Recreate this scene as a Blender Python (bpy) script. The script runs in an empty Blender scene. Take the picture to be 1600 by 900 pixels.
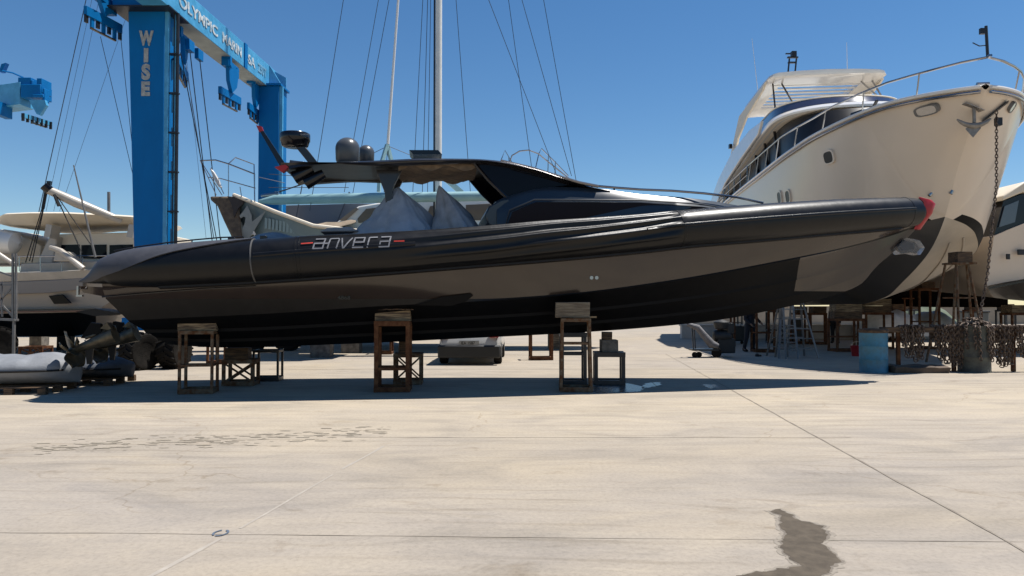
import bpy, math, random
import numpy as np
from mathutils import Vector, Matrix, noise
random.seed(7)
R = math.radians
SC = bpy.context.scene
COL = SC.collection

# ------------------------------------------------------------------ camera, sky, sun, exposure
F, CX, CY, EYE = 1160.0, 800.0, 450.0, 1.6
TH = math.atan(28.0 / F)
cam = bpy.data.cameras.new('camera'); camo = bpy.data.objects.new('camera', cam); COL.objects.link(camo)
cam.sensor_width = 36.0; cam.lens = 36.0 * F / 1600.0; cam.clip_start = 0.05; cam.clip_end = 4000
camo.location = (0, 0, EYE); camo.rotation_euler = (math.pi / 2 + TH, 0, 0)
SC.camera = camo
SUN = Vector((0.40, 0.105, 1.0)).normalized()
world = bpy.data.worlds.new('World'); SC.world = world; world.use_nodes = True
wn = world.node_tree; bg = wn.nodes['Background']
sky = wn.nodes.new('ShaderNodeTexSky'); sky.sky_type = 'NISHITA'; sky.sun_disc = False
sky.sun_elevation = math.asin(SUN.z); sky.sun_rotation = math.atan2(SUN.x, SUN.y)
sky.altitude = 0; sky.air_density = 1.0; sky.dust_density = 0.0; sky.ozone_density = 3.5
hs_ = wn.nodes.new('ShaderNodeHueSaturation'); hs_.inputs['Saturation'].default_value = 1.22
wn.links.new(sky.outputs[0], hs_.inputs['Color']); wn.links.new(hs_.outputs[0], bg.inputs[0]); bg.inputs[1].default_value = 0.078
sl = bpy.data.lights.new('sun', 'SUN'); sl.energy = 5.0; sl.angle = R(0.5); sl.color = (1.0, 0.965, 0.91)
so = bpy.data.objects.new('sun', sl); COL.objects.link(so); so.location = (20, 5, 50)
so.rotation_euler = (-SUN).to_track_quat('-Z', 'Y').to_euler()
SC.view_settings.view_transform = 'Standard'; SC.view_settings.look = 'None'
SC.view_settings.exposure = 0.5; SC.view_settings.gamma = 1.0; SC.view_settings.use_curve_mapping = False

# ------------------------------------------------------------------ calibration helpers
CR = Vector((1, 0, 0)); CF = Vector((0, math.cos(TH), math.sin(TH))); CU = Vector((0, -math.sin(TH), math.cos(TH)))
CO = Vector((0, 0, EYE))
def ray(px, py): return CF + CR * ((px - CX) / F) + CU * ((CY - py) / F)
def P(px, py, D):
    d = ray(px, py); return CO + d * (D / d.y)
def G(px, py, z=0.0):
    d = ray(px, py); t = (z - EYE) / d.z; return CO + d * t
def interp(tab):
    xs = [t[0] for t in tab]; ys = [t[1] for t in tab]; n = len(xs)
    def f(x):
        if x <= xs[0]: return ys[0]
        if x >= xs[-1]: return ys[-1]
        i = max(j for j in range(n - 1) if xs[j] <= x)
        h = xs[i + 1] - xs[i]; t = (x - xs[i]) / h
        d = (ys[i + 1] - ys[i]) / h
        def sl_(k):
            if k == 0 or k == n - 1: return None
            a = (ys[k] - ys[k - 1]) / (xs[k] - xs[k - 1]); b = (ys[k + 1] - ys[k]) / (xs[k + 1] - xs[k])
            return 0 if a * b <= 0 else 2 * a * b / (a + b)
        m0 = sl_(i); m1 = sl_(i + 1)
        m0 = d if m0 is None else m0; m1 = d if m1 is None else m1
        return ((2*t**3 - 3*t*t + 1) * ys[i] + (t**3 - 2*t*t + t) * h * m0 + (-2*t**3 + 3*t*t) * ys[i + 1] + (t**3 - t*t) * h * m1)
    return f
def smooth(a, b, x):
    t = min(1, max(0, (x - a) / (b - a))); return t * t * (3 - 2 * t)

# ------------------------------------------------------------------ materials
MC = {}
def pm(name, col, rough=0.5, metal=0.0, var=0.0, scale=3.0, bump=0.0, bscale=None, coat=0.0, col2=None, stretch=(1, 1, 1), spec=0.5, fac=(0.4, 0.65)):
    if name in MC: return MC[name]
    KK = 0.66; col = tuple(c * KK for c in col); col2 = tuple(c * KK for c in col2) if col2 else None
    m = bpy.data.materials.new(name); m.use_nodes = True; nt = m.node_tree; b = nt.nodes['Principled BSDF']
    b.inputs['Roughness'].default_value = rough; b.inputs['Metallic'].default_value = metal
    b.inputs['Coat Weight'].default_value = coat; b.inputs['Coat Roughness'].default_value = 0.05
    b.inputs['Specular IOR Level'].default_value = spec
    tc = nt.nodes.new('ShaderNodeTexCoord'); mp = nt.nodes.new('ShaderNodeMapping'); mp.inputs['Scale'].default_value = stretch
    nt.links.new(tc.outputs['Object'], mp.inputs['Vector'])
    nz = nt.nodes.new('ShaderNodeTexNoise'); nz.inputs['Scale'].default_value = scale; nz.inputs['Detail'].default_value = 6
    nz.inputs['Roughness'].default_value = 0.6
    nt.links.new(mp.outputs[0], nz.inputs['Vector'])
    cr = nt.nodes.new('ShaderNodeValToRGB'); cr.color_ramp.elements[0].position = fac[0]; cr.color_ramp.elements[1].position = fac[1]
    c2 = col2 if col2 else tuple(c * (1 - var) for c in col)
    cr.color_ramp.elements[0].color = (*c2, 1); cr.color_ramp.elements[1].color = (*col, 1)
    nt.links.new(nz.outputs['Fac'], cr.inputs[0]); nt.links.new(cr.outputs[0], b.inputs['Base Color'])
    rr = nt.nodes.new('ShaderNodeMapRange'); rr.inputs['To Min'].default_value = max(0.02, rough * 0.8); rr.inputs['To Max'].default_value = min(1, rough * 1.2)
    nt.links.new(nz.outputs['Fac'], rr.inputs['Value']); nt.links.new(rr.outputs[0], b.inputs['Roughness'])
    if bump:
        n2 = nt.nodes.new('ShaderNodeTexNoise'); n2.inputs['Scale'].default_value = bscale or scale * 4; n2.inputs['Detail'].default_value = 4
        nt.links.new(mp.outputs[0], n2.inputs['Vector'])
        bp = nt.nodes.new('ShaderNodeBump'); bp.inputs['Strength'].default_value = bump; bp.inputs['Distance'].default_value = 0.02
        nt.links.new(n2.outputs['Fac'], bp.inputs['Height']); nt.links.new(bp.outputs[0], b.inputs['Normal'])
    MC[name] = m; return m

M_tube = pm('black_hypalon', (0.009, 0.0085, 0.0088), 0.36, var=0.3, scale=5, bump=0.10, bscale=9, spec=0.30)
M_tubeg = pm('grey_hypalon', (0.075, 0.075, 0.088), 0.55, var=0.15, scale=6, bump=0.1)
M_gel = pm('ground_tinted_gelcoat', (0.054, 0.038, 0.029), 0.16, var=0.12, scale=2, coat=0.25)  # dark grey hull, brown reflection of sunlit ground put into its colour
M_anti = pm('black_antifouling', (0.007, 0.007, 0.008), 0.55, var=0.4, scale=8, spec=0.12)
M_bot = pm('dull_black_bottom', (0.008, 0.007, 0.007), 0.95, spec=0.0)
M_shelf = pm('charcoal_paint', (0.026, 0.024, 0.023), 0.45, var=0.2, scale=5, spec=0.2)
M_navy = pm('navy_gloss', (0.004, 0.006, 0.018), 0.2, var=0.1, scale=3, coat=0.0, spec=0.1)
M_slate = pm('slate_gloss', (0.028, 0.040, 0.055), 0.3, var=0.1, scale=3, coat=0.15)
M_hard = pm('dark_metallic_top', (0.035, 0.034, 0.037), 0.3, metal=0.3, var=0.15, scale=3, coat=0.3)
M_glass = pm('dark_glass', (0.006, 0.006, 0.012), 0.08, var=0.2, coat=0.0, spec=0.14)
M_steel = pm('stainless', (0.55, 0.55, 0.56), 0.22, metal=1.0, var=0.1)
M_dsteel = pm('dark_steel', (0.06, 0.06, 0.065), 0.4, metal=0.6, var=0.3)
M_red = pm('red_paint', (0.55, 0.015, 0.02), 0.4, var=0.15)
M_cover = pm('blue_grey_canvas', (0.50, 0.55, 0.62), 0.8, var=0.22, scale=3, bump=1.0, bscale=4)
M_greyc = pm('grey_canvas', (0.42, 0.44, 0.47), 0.8, var=0.25, scale=4, bump=1.0, bscale=4)
M_tan = pm('tan_lining', (0.36, 0.26, 0.17), 0.8, var=0.5, scale=4, bump=0.6, bscale=5, stretch=(1, 3, 1))
M_domeg = pm('grey_dome', (0.10, 0.105, 0.11), 0.3, var=0.1)
M_black = pm('black_gloss_plastic', (0.008, 0.008, 0.012), 0.2, var=0.2, coat=0.1, spec=0.4)
M_rubber = pm('tyre_rubber', (0.024, 0.021, 0.018), 0.9, var=0.4, scale=8, bump=0.5, spec=.12)
M_bronze = pm('tarnished_bronze', (0.20, 0.165, 0.11), 0.4, metal=0.55, var=0.45, scale=9)
M_rust = pm('rusty_steel', (0.22, 0.105, 0.05), 0.85, scale=7, bump=0.6, bscale=30, col2=(0.11, 0.04, 0.018), spec=.15)
M_rust2 = pm('flaked_steel', (0.24, 0.19, 0.13), 0.85, scale=9, bump=0.6, bscale=30, col2=(0.14, 0.06, 0.025), spec=.15)
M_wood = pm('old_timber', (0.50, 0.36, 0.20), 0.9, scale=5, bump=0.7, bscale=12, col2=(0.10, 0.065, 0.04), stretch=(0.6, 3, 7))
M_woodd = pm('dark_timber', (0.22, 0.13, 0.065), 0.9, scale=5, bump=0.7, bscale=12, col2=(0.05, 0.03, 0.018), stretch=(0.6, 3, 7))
M_conc = pm('concrete_block', (0.27, 0.24, 0.20), 0.9, var=0.5, scale=7, bump=0.5)
M_blue = pm('crane_blue', (0.0, 0.20, 0.56), 0.5, var=0.10, scale=2.0, bump=0.05, spec=0.15, stretch=(1, 1, 0.4))
M_lblue = pm('pale_sunlit_blue', (0.11, 0.50, 0.86), 0.45, scale=3.0, col2=(0.07, 0.38, 0.66), bump=0.05)  # crane blue made paler for the sunlit girder face and leg edges
M_under = pm('girder_underside', (0.50, 0.55, 0.52), 0.6, scale=2.5, col2=(0.36, 0.40, 0.38))
M_white = pm('white_gelcoat', (1.1, 1.05, 0.97), 0.18, var=0.06, scale=1.5, coat=0.5)
M_cream = pm('cream_gelcoat', (0.96, 0.81, 0.65), 0.30, var=0.04, scale=0.8, coat=0.2)
M_creamp = pm('cream_interior', (1.05, 0.92, 0.72), 0.5, var=0.06)
M_offw = pm('offwhite_letter', (0.60, 0.60, 0.56), 0.6, var=0.35, scale=14)
M_wlet = pm('white_letter_worn', (0.85, 0.87, 0.86), 0.6, scale=9, col2=(0.35, 0.55, 0.68), fac=(0.42, 0.55))
M_mast = pm('alloy_mast', (1.1, 1.08, 1.0), 0.4, metal=0.0, var=0.1)
M_boom = pm('pale_blue_cover', (0.36, 0.60, 0.64), 0.6, var=0.12, scale=2)
M_pale = pm('pale_blue_hull', (0.23, 0.33, 0.36), 0.35, var=0.08, scale=2)
M_peg = pm('grey_motif', (0.38, 0.42, 0.42), 0.5, var=0.1)
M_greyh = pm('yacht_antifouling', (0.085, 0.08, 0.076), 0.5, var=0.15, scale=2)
M_lgrey = pm('bounce_lit_antifouling', (0.66, 0.57, 0.46), 0.45, var=0.12, scale=2)  # paler copy of the antifouling, light from the sunlit ground put into the colour
M_purp = pm('tinted_screen', (0.055, 0.055, 0.095), 0.1, var=0.15, coat=1.0)
M_wire = pm('rig_wire', (0.10, 0.11, 0.13), 0.4, metal=0.6)
M_rope = pm('black_rope', (0.02, 0.02, 0.022), 0.8)
M_alu = pm('aluminium', (0.30, 0.29, 0.28), 0.5, metal=0.3, var=0.3)
M_carw = pm('white_car_paint', (0.70, 0.70, 0.68), 0.25, var=0.04, coat=0.6)
M_bump = pm('black_bumper', (0.02, 0.02, 0.02), 0.6)
M_barrel = pm('blue_drum_paint', (0.05, 0.25, 0.40), 0.5, scale=9, col2=(0.06, 0.19, 0.26), bump=0.1, fac=(.3, .6))
M_tarp = pm('white_tarp', (0.75, 0.74, 0.70), 0.7, var=0.2, scale=3, bump=0.4)
M_green = pm('green_tarp', (0.16, 0.20, 0.12), 0.8, var=0.3, scale=3)
M_chain = pm('rusty_chain', (0.34, 0.25, 0.18), 0.65, metal=0.3, scale=14, col2=(0.07, 0.04, 0.028))
M_cloth1 = pm('dark_cloth', (0.018, 0.02, 0.03), 0.9, var=0.3)
M_skin = pm('skin', (0.30, 0.17, 0.11), 0.6)
M_hair = pm('dark_hair', (0.02, 0.014, 0.01), 0.7)
M_wall = pm('beige_render', (0.50, 0.42, 0.32), 0.9, var=0.2, scale=0.6)
M_wallw = pm('white_render', (0.72, 0.70, 0.66), 0.9, var=0.2, scale=1.5)

# ------------------------------------------------------------------ mesh builder
ORG = {}
class MB:
    def __init__(s): s.v = []; s.f = []; s.mi = []; s.m = 0
    def add(s, vs, fs):
        o = len(s.v); s.v += [Vector(v) for v in vs]
        for f in fs: s.f.append(tuple(o + i for i in f)); s.mi.append(s.m)
        return s
    def box(s, c, size, rot=None):
        hx, hy, hz = [a / 2 for a in size]; c = Vector(c)
        vs = [Vector((x, y, z)) for x in (-hx, hx) for y in (-hy, hy) for z in (-hz, hz)]
        if rot is not None:
            if not isinstance(rot, Matrix): rot = Matrix.Rotation(rot, 3, 'Z')
            vs = [rot @ v for v in vs]
        return s.add([c + v for v in vs], [(0, 1, 3, 2), (4, 6, 7, 5), (0, 4, 5, 1), (2, 3, 7, 6), (0, 2, 6, 4), (1, 5, 7, 3)])
    def bar(s, a, b, w, h=None, up=(0, 0, 1)):
        a = Vector(a); b = Vector(b); h = h or w; d = (b - a); L = d.length; d.normalize()
        up = Vector(up); x = d.cross(up)
        if x.length < 1e-3: x = d.cross(Vector((0, 1, 0)))
        x.normalize(); y = x.cross(d)
        R3 = Matrix((d, x, y)).transposed()
        return s.box((a + b) / 2, (L, w, h), R3)
    def tube(s, pts, r, n=8, cap=True, closed=False):
        pts = [Vector(p) for p in pts]; N = len(pts); rings = []
        prev = None
        for i, p in enumerate(pts):
            if closed: t = pts[(i + 1) % N] - pts[i - 1]
            else: t = pts[min(i + 1, N - 1)] - pts[max(i - 1, 0)]
            t.normalize()
            if prev is None:
                x = t.cross(Vector((0, 0, 1)))
                if x.length < 1e-2: x = t.cross(Vector((0, 1, 0)))
            else: x = prev - t * prev.dot(t)
            x.normalize(); prev = x; y = t.cross(x)
            rr = r[i] if isinstance(r, (list, tuple)) else r
            rings.append([p + (x * math.cos(2 * math.pi * k / n) + y * math.sin(2 * math.pi * k / n)) * rr for k in range(n)])
        if closed: rings.append(rings[0])
        return s.loft(rings, cap=cap and not closed)
    def loft(s, rings, cap=True, closed=True):
        n = len(rings[0]); vs = [v for r in rings for v in r]; fs = []
        for i in range(len(rings) - 1):
            for k in range(n if closed else n - 1):
                k2 = (k + 1) % n
                fs.append((i * n + k, i * n + k2, (i + 1) * n + k2, (i + 1) * n + k))
        if cap:
            fs.append(tuple(range(n))[::-1]); fs.append(tuple((len(rings) - 1) * n + k for k in range(n)))
        return s.add(vs, fs)
    def lathe(s, prof, c, n=24, axis='z'):
        c = Vector(c); rings = []
        for r, z in prof:
            ring = []
            for k in range(n):
                a = 2 * math.pi * k / n; u, v = r * math.cos(a), r * math.sin(a)
                p = {'z': (u, v, z), 'x': (z, u, v), 'y': (u, z, v)}[axis]
                ring.append(c + Vector(p))
            rings.append(ring)
        return s.loft(rings)
    def prism(s, poly, off):
        off = Vector(off); a = [Vector(p) for p in poly]; b = [p + off for p in a]
        n = len(a)
        return s.add(a + b, [tuple(range(n)), tuple(range(2 * n - 1, n - 1, -1))] + [(i, i + n, (i + 1) % n + n, (i + 1) % n) for i in range(n)])
    def build(s, name, mat, parent=None, loc=None, bev=0.0, sharp=35, fixn=True, sub=0):
        me = bpy.data.meshes.new(name)
        org = ORG[parent] if parent is not None else Vector(loc if loc is not None else (0, 0, 0))
        me.from_pydata([tuple(v - org) for v in s.v], [], s.f)
        for m in (mat if isinstance(mat, (list, tuple)) else [mat]): me.materials.append(m)
        if isinstance(mat, (list, tuple)): me.polygons.foreach_set('material_index', s.mi)
        me.validate()
        if fixn:
            import bmesh
            bm = bmesh.new(); bm.from_mesh(me); bmesh.ops.recalc_face_normals(bm, faces=bm.faces); bm.to_mesh(me); bm.free()
        me.polygons.foreach_set('use_smooth', [True] * len(me.polygons)); me.set_sharp_from_angle(angle=R(sharp))
        o = bpy.data.objects.new(name, me); COL.objects.link(o)
        ORG[o] = org
        if parent is not None: o.parent = parent
        else: o.location = org
        if bev:
            md = o.modifiers.new('bevel', 'BEVEL'); md.width = bev; md.segments = 2; md.limit_method = 'ANGLE'; md.angle_limit = R(40)
        if sub:
            md = o.modifiers.new('sub', 'SUBSURF'); md.levels = md.render_levels = sub
        return o
def tag(o, label=None, cat=None, group=None, kind=None):
    if label: o['label'] = label
    if cat: o['category'] = cat
    if group: o['group'] = group
    if kind: o['kind'] = kind
    return o
def thing(name, label, cat, loc=(0, 0, 0), group=None):
    o = bpy.data.objects.new(name, None); COL.objects.link(o); o.location = loc; o.empty_display_size = 0.3
    ORG[o] = Vector(loc); return tag(o, label, cat, group)
def copy_thing(root, loc, rz, label, group=None):
    c = root.copy(); COL.objects.link(c); c.location = loc; c.rotation_euler = (0, 0, rz); c['label'] = label
    if group: c['group'] = group
    for ch in list(root.children):
        d = ch.copy(); COL.objects.link(d); d.parent = c
        for g in list(ch.children):
            e = g.copy(); COL.objects.link(e); e.parent = d
    return c
def text_part(txt, size, fr, ux, uy, name, mat, parent, extrude=0.004, offset=0.0, align='LEFT', shear=0.0, xs=1.0, space=1.0):
    """letters laid on a surface: fr = origin, ux = reading direction, uy = up direction of the letters"""
    cu = bpy.data.curves.new(name, 'FONT'); cu.body = txt; cu.size = size; cu.extrude = extrude; cu.offset = offset
    cu.align_x = align; cu.shear = shear; cu.space_character = space
    t = bpy.data.objects.new('tmp', cu); COL.objects.link(t)
    bpy.context.view_layer.update()
    me = bpy.data.meshes.new_from_object(t.evaluated_get(bpy.context.evaluated_depsgraph_get()))
    bpy.data.objects.remove(t)
    fr, ux, uy = Vector(fr), Vector(ux).normalized(), Vector(uy).normalized(); uz = ux.cross(uy)
    org = ORG[parent]
    for v in me.vertices:
        c = v.co; v.co = fr + ux * c.x * xs + uy * c.y + uz * c.z - org
    me.materials.clear(); me.materials.append(mat)
    o = bpy.data.objects.new(name, me); COL.objects.link(o); o.parent = parent; ORG[o] = org
    return o

# ================================================================== GROUND
gm = bpy.data.materials.new('yard_concrete'); gm.use_nodes = True; nt = gm.node_tree; b = nt.nodes['Principled BSDF']
tc = nt.nodes.new('ShaderNodeTexCoord')
def nz(scale, stretch=(1, 1, 1), det=6, dist=0.0, rough=0.6):
    mp = nt.nodes.new('ShaderNodeMapping'); mp.inputs['Scale'].default_value = stretch; nt.links.new(tc.outputs['Object'], mp.inputs[0])
    n = nt.nodes.new('ShaderNodeTexNoise'); n.inputs['Scale'].default_value = scale; n.inputs['Detail'].default_value = det
    n.inputs['Distortion'].default_value = dist; n.inputs['Roughness'].default_value = rough
    nt.links.new(mp.outputs[0], n.inputs['Vector']); return n.outputs['Fac']
def ramp(src, stops):
    c = nt.nodes.new('ShaderNodeValToRGB'); e = c.color_ramp.elements
    while len(e) < len(stops): e.new(0.5)
    for i, (p, col) in enumerate(stops): e[i].position = p; e[i].color = (*col, 1)
    nt.links.new(src, c.inputs[0]); return c.outputs[0]
def mix(kind, fac, a, b2):
    m = nt.nodes.new('ShaderNodeMix'); m.data_type = 'RGBA'; m.blend_type = kind
    if isinstance(fac, float): m.inputs[0].default_value = fac
    else: nt.links.new(fac, m.inputs[0])
    nt.links.new(a, m.inputs[6]); nt.links.new(b2, m.inputs[7]); return m.outputs[2]
base = ramp(nz(0.16, (0.8, 1, 1), 5, 0.8), [(0.40, (0.305, 0.266, 0.225)), (0.52, (0.318, 0.272, 0.218)), (0.64, (0.333, 0.278, 0.208))])
st = ramp(nz(0.9, (0.6, 1.25, 1), 9, 1.0, 0.65), [(0.30, (0.77, 0.78, 0.80)), (0.5, (0.97, 0.97, 0.97)), (0.68, (1.10, 1.09, 1.06))])
sep = nt.nodes.new('ShaderNodeSeparateXYZ'); nt.links.new(tc.outputs['Object'], sep.inputs[0])
wob = nt.nodes.new('ShaderNodeMath'); wob.operation = 'MULTIPLY_ADD'; wob.inputs[1].default_value = 5.0; nt.links.new(nz(0.5, (.5, 1, 1), 5), wob.inputs[0]); nt.links.new(sep.outputs['Y'], wob.inputs[2])
dv = nt.nodes.new('ShaderNodeMath'); dv.operation = 'DIVIDE'; dv.inputs[1].default_value = 20.0; nt.links.new(wob.outputs[0], dv.inputs[0])
sand = ramp(dv.outputs[0], [(0.50, (0.0, 0, 0)), (0.68, (.9, .9, .9)), (0.84, (0.75, 0.75, 0.75)), (0.98, (0.25, 0.25, 0.25))])
sandc = ramp(nz(0.7, (.4, 1, 1), 4), [(0.35, (0.366, 0.313, 0.250)), (0.6, (0.398, 0.336, 0.255))])
base = mix('MIX', sand, base, sandc)
c1 = mix('MULTIPLY', 1.0, base, st)
arc = ramp(nz(2.2, (0.22, 1.3, 1), 9, 2.2, 0.65), [(0.28, (0.82, 0.81, 0.78)), (0.43, (1, 1, 1)), (0.58, (1, 1, 1)), (0.72, (1.10, 1.09, 1.06))])
c2 = mix('MULTIPLY', 1.0, c1, arc)
fine = ramp(nz(26, (1, 1, 1), 8, 0, 0.75), [(0.30, (0.80, 0.80, 0.79)), (0.5, (1, 1, 1)), (0.72, (1.12, 1.12, 1.10))])
c3 = mix('MULTIPLY', 1.0, c2, fine)
spk = ramp(nz(60, (1, 1, 1), 2), [(0.22, (0.55, 0.53, 0.5)), (0.29, (1, 1, 1))])
c4 = mix('MULTIPLY', 0.8, c3, spk)
vor = nt.nodes.new('ShaderNodeTexVoronoi'); vor.feature = 'DISTANCE_TO_EDGE'; vor.inputs['Scale'].default_value = 0.22
wv = nt.nodes.new('ShaderNodeVectorMath'); wv.operation = 'ADD'
nw = nt.nodes.new('ShaderNodeTexNoise'); nw.inputs['Scale'].default_value = 1.4; nw.inputs['Detail'].default_value = 7
nt.links.new(tc.outputs['Object'], nw.inputs['Vector']); nt.links.new(tc.outputs['Object'], wv.inputs[0]); nt.links.new(nw.outputs['Color'], wv.inputs[1])
nt.links.new(wv.outputs[0], vor.inputs['Vector'])
crk = ramp(vor.outputs['Distance'], [(0.0, (0.80, 0.76, 0.70)), (0.0035, (1, 1, 1))])
gate = ramp(nz(0.35, (1, 1, 1), 2), [(0.5, (0, 0, 0)), (0.56, (1, 1, 1))])
c5 = mix('MULTIPLY', gate, c4, crk)
swirl = nt.nodes.new('ShaderNodeTexWave'); swirl.wave_type = 'RINGS'; swirl.inputs['Scale'].default_value = 0.9; swirl.inputs['Distortion'].default_value = 9; swirl.inputs['Detail'].default_value = 5; swirl.inputs['Detail Scale'].default_value = 0.6
mpw = nt.nodes.new('ShaderNodeMapping'); mpw.inputs['Location'].default_value = (-2, -10, 0); mpw.inputs['Scale'].default_value = (0.35, 1, 1); nt.links.new(tc.outputs['Object'], mpw.inputs[0]); nt.links.new(mpw.outputs[0], swirl.inputs['Vector'])
sw = ramp(swirl.outputs['Fac'], [(0.0, (0.86, 0.85, 0.83)), (0.12, (1, 1, 1)), (0.9, (1, 1, 1)), (1.0, (1.06, 1.06, 1.05))])
blot = ramp(nz(1.3, (.7, 1, 1), 6, 1.5), [(0.27, (0.80, 0.77, 0.73)), (0.38, (1, 1, 1))])
c5 = mix('MULTIPLY', 1.0, c5, blot)
g2 = ramp(nz(0.3, (1, 1, 1), 3), [(0.42, (0, 0, 0)), (0.6, (1, 1, 1))])
c5 = mix('MULTIPLY', g2, c5, sw)
nt.links.new(c5, b.inputs['Base Color']); b.inputs['Roughness'].default_value = 0.88; b.inputs['Specular IOR Level'].default_value = 0.25
bp = nt.nodes.new('ShaderNodeBump'); bp.inputs['Strength'].default_value = 0.35; bp.inputs['Distance'].default_value = 0.01
nt.links.new(nz(18, (1, 1, 1), 8), bp.inputs['Height']); nt.links.new(bp.outputs[0], b.inputs['Normal'])
g = MB(); S = 1500
g.add([(-S, -S, 0), (S, -S, 0), (S, S, 0), (-S, S, 0)], [(0, 1, 2, 3)])
tag(g.build('ground', gm, fixn=False), kind='structure')

def sheet(name, pts, mat, z=0.004, jag=0.0, step=0.05):
    """a thin mark lying on the concrete, outline given on the ground"""
    out = []
    for i in range(len(pts)):
        a, c = pts[i], pts[(i + 1) % len(pts)]; n = max(1, int((c - a).length / step)) if jag else 1
        for k in range(n):
            p = a.lerp(c, k / n)
            if jag:
                q = noise.noise_vector(Vector((p.x * 5, p.y * 5, z * 99))) * jag + noise.noise_vector(Vector((p.x * 17, p.y * 17, 3))) * jag * 0.9 + noise.noise_vector(Vector((p.x * 50, p.y * 50, 3))) * jag * 0.4
                p = p + Vector((q.x, q.y, 0))
            out.append(Vector((p.x, p.y, z)))
    m = MB(); m.add(out, [tuple(range(len(out)))]); o = m.build(name, mat, fixn=False)
    if o.data.polygons[0].normal.z < 0: o.data.flip_normals()
    return tag(o, kind='structure')
M_joint = pm('joint_dark', (0.42, 0.36, 0.28), 0.95, scale=4, col2=(0.27, 0.22, 0.17))
M_jointl = pm('joint_light', (0.60, 0.53, 0.44), 0.95, scale=6, col2=(0.48, 0.42, 0.35), fac=(0.5, 0.75))
M_wet = pm('wet_concrete', (0.165, 0.132, 0.096), 0.65, var=0.3, scale=9, spec=0.15)
M_pud = pm('puddle_water', (0.12, 0.12, 0.12), 0.28, var=0.5, scale=6, spec=0.6)
M_dirt = pm('dirt_fleck', (0.50, 0.43, 0.33), 0.95, scale=3, col2=(0.34, 0.285, 0.215))
def joint(name, a, c, w, mat, z=0.004):
    d = (c - a).normalized(); n = Vector((-d.y, d.x, 0)) * w / 2; N = int((c - a).length / 0.12); L = []; Rr = []
    for k in range(N + 1):
        p = a.lerp(c, k / N); j = 1 + 0.7 * noise.noise(p * 3.0); q = n.normalized() * 0.012 * noise.noise(p * 1.3)
        L.append(p + q + n * j); Rr.append(p + q - n * j)
    m = MB(); vs = [Vector((p.x, p.y, z)) for p in L + Rr]
    m.add(vs, [(k, k + 1, k + N + 2, k + N + 1) for k in range(N)]); o = m.build(name, mat, fixn=False)
    if o.data.polygons[0].normal.z < 0: o.data.flip_normals()
    tag(o, kind='structure')
joint('ground_joint', G(1040, 553), G(1640, 883), 0.022, M_joint)
joint('ground_joint', G(-60, 831.5), G(1700, 848), 0.008, M_joint, 0.003)
joint('ground_joint', G(225, 905), G(345, 842), 0.035, M_jointl, 0.002)
joint('ground_joint', G(375, 826), G(520, 742), 0.022, M_jointl, 0.002)
joint('ground_joint', G(535, 733), G(600, 697), 0.03, M_jointl, 0.002)
joint('ground_joint', G(560, 684), G(1330, 684), 0.014, M_joint, 0.003)
joint('ground_joint', G(420, 577), G(1300, 577), 0.05, M_joint, 0.003)
WS = [G(*p) for p in [(1202,799),(1222,797),(1246,812),(1286,822),(1298,842),(1284,852),(1310,876),(1290,900),(1278,915),(1230,912),(1140,903),(1180,896),(1250,886),(1224,862),(1218,846),(1230,832),(1216,822),(1220,806)]]
wc_ = sum(WS, Vector()) / len(WS)
for k_, (z_, m_) in enumerate(((0.002, pm('drying_edge', (0.40, 0.345, 0.275), .85, scale=9, col2=(.33, .28, .22))), (0.0032, pm('damp_edge', (0.26, 0.215, 0.165), .75, scale=9, col2=(.2, .165, .125))), (0.0044, M_wet))):
    ex = (0.035, 0.012, 0.0)[k_]; out_ = []
    for i_ in range(len(WS)):
        t_ = (WS[(i_ + 1) % len(WS)] - WS[i_ - 1]).normalized(); n_ = Vector((-t_.y, t_.x, 0)); out_.append(WS[i_] + n_ * ex)
    sheet('wet_stain', out_, m_, z_, 0.035, 0.02)
for pts in ([(945,598),(962,597),(985,600),(1010,605),(1000,612),(930,614),(925,606)], [(1010,599),(1030,597),(1035,601),(1018,605),(1002,608)], [(1098,601),(1118,601),(1124,605),(1110,608)]):
    sheet('puddle', [G(*p) for p in pts], M_pud, 0.0042, 0.05, 0.02)
fl = MB()
for i in range(320):
    t = random.random(); px = 50 + 560 * t; py = 702 - 28 * t + random.gauss(0, 5)
    if random.random() < 0.15: continue
    c = G(px, py); a = random.uniform(0.015, 0.10); bb = a * random.uniform(0.15, 0.4); n = 9
    fl.add([(c.x + a * math.cos(2*math.pi*k/n) * random.uniform(.6, 1.2), c.y + bb * math.sin(2*math.pi*k/n) * random.uniform(.6, 1.2), 0.0042 + i * 4e-6) for k in range(n)], [tuple(range(n))])
tag(fl.build('dirt_flecks', M_dirt, fixn=False), kind='stuff', label='brown dirt flecks scattered over the pale concrete', cat='dirt')
rg = MB(); cr_ = G(345, 833.5)
for k in range(20):
    if k in (4, 5, 13): continue
    a0, a1 = 2*math.pi*k/20, 2*math.pi*(k+1)/20
    rg.add([(cr_.x + r * 0.055 * math.cos(a), cr_.y + r * 0.075 * math.sin(a), 0.0056) for a, r in ((a0, 1), (a1, 1), (a1, .72), (a0, .72))], [(0, 1, 2, 3)])
tag(rg.build('painted_ring', pm('faded_blue_paint', (0.14, 0.18, 0.24), 0.9, var=0.3), fixn=False), kind='structure')

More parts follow.
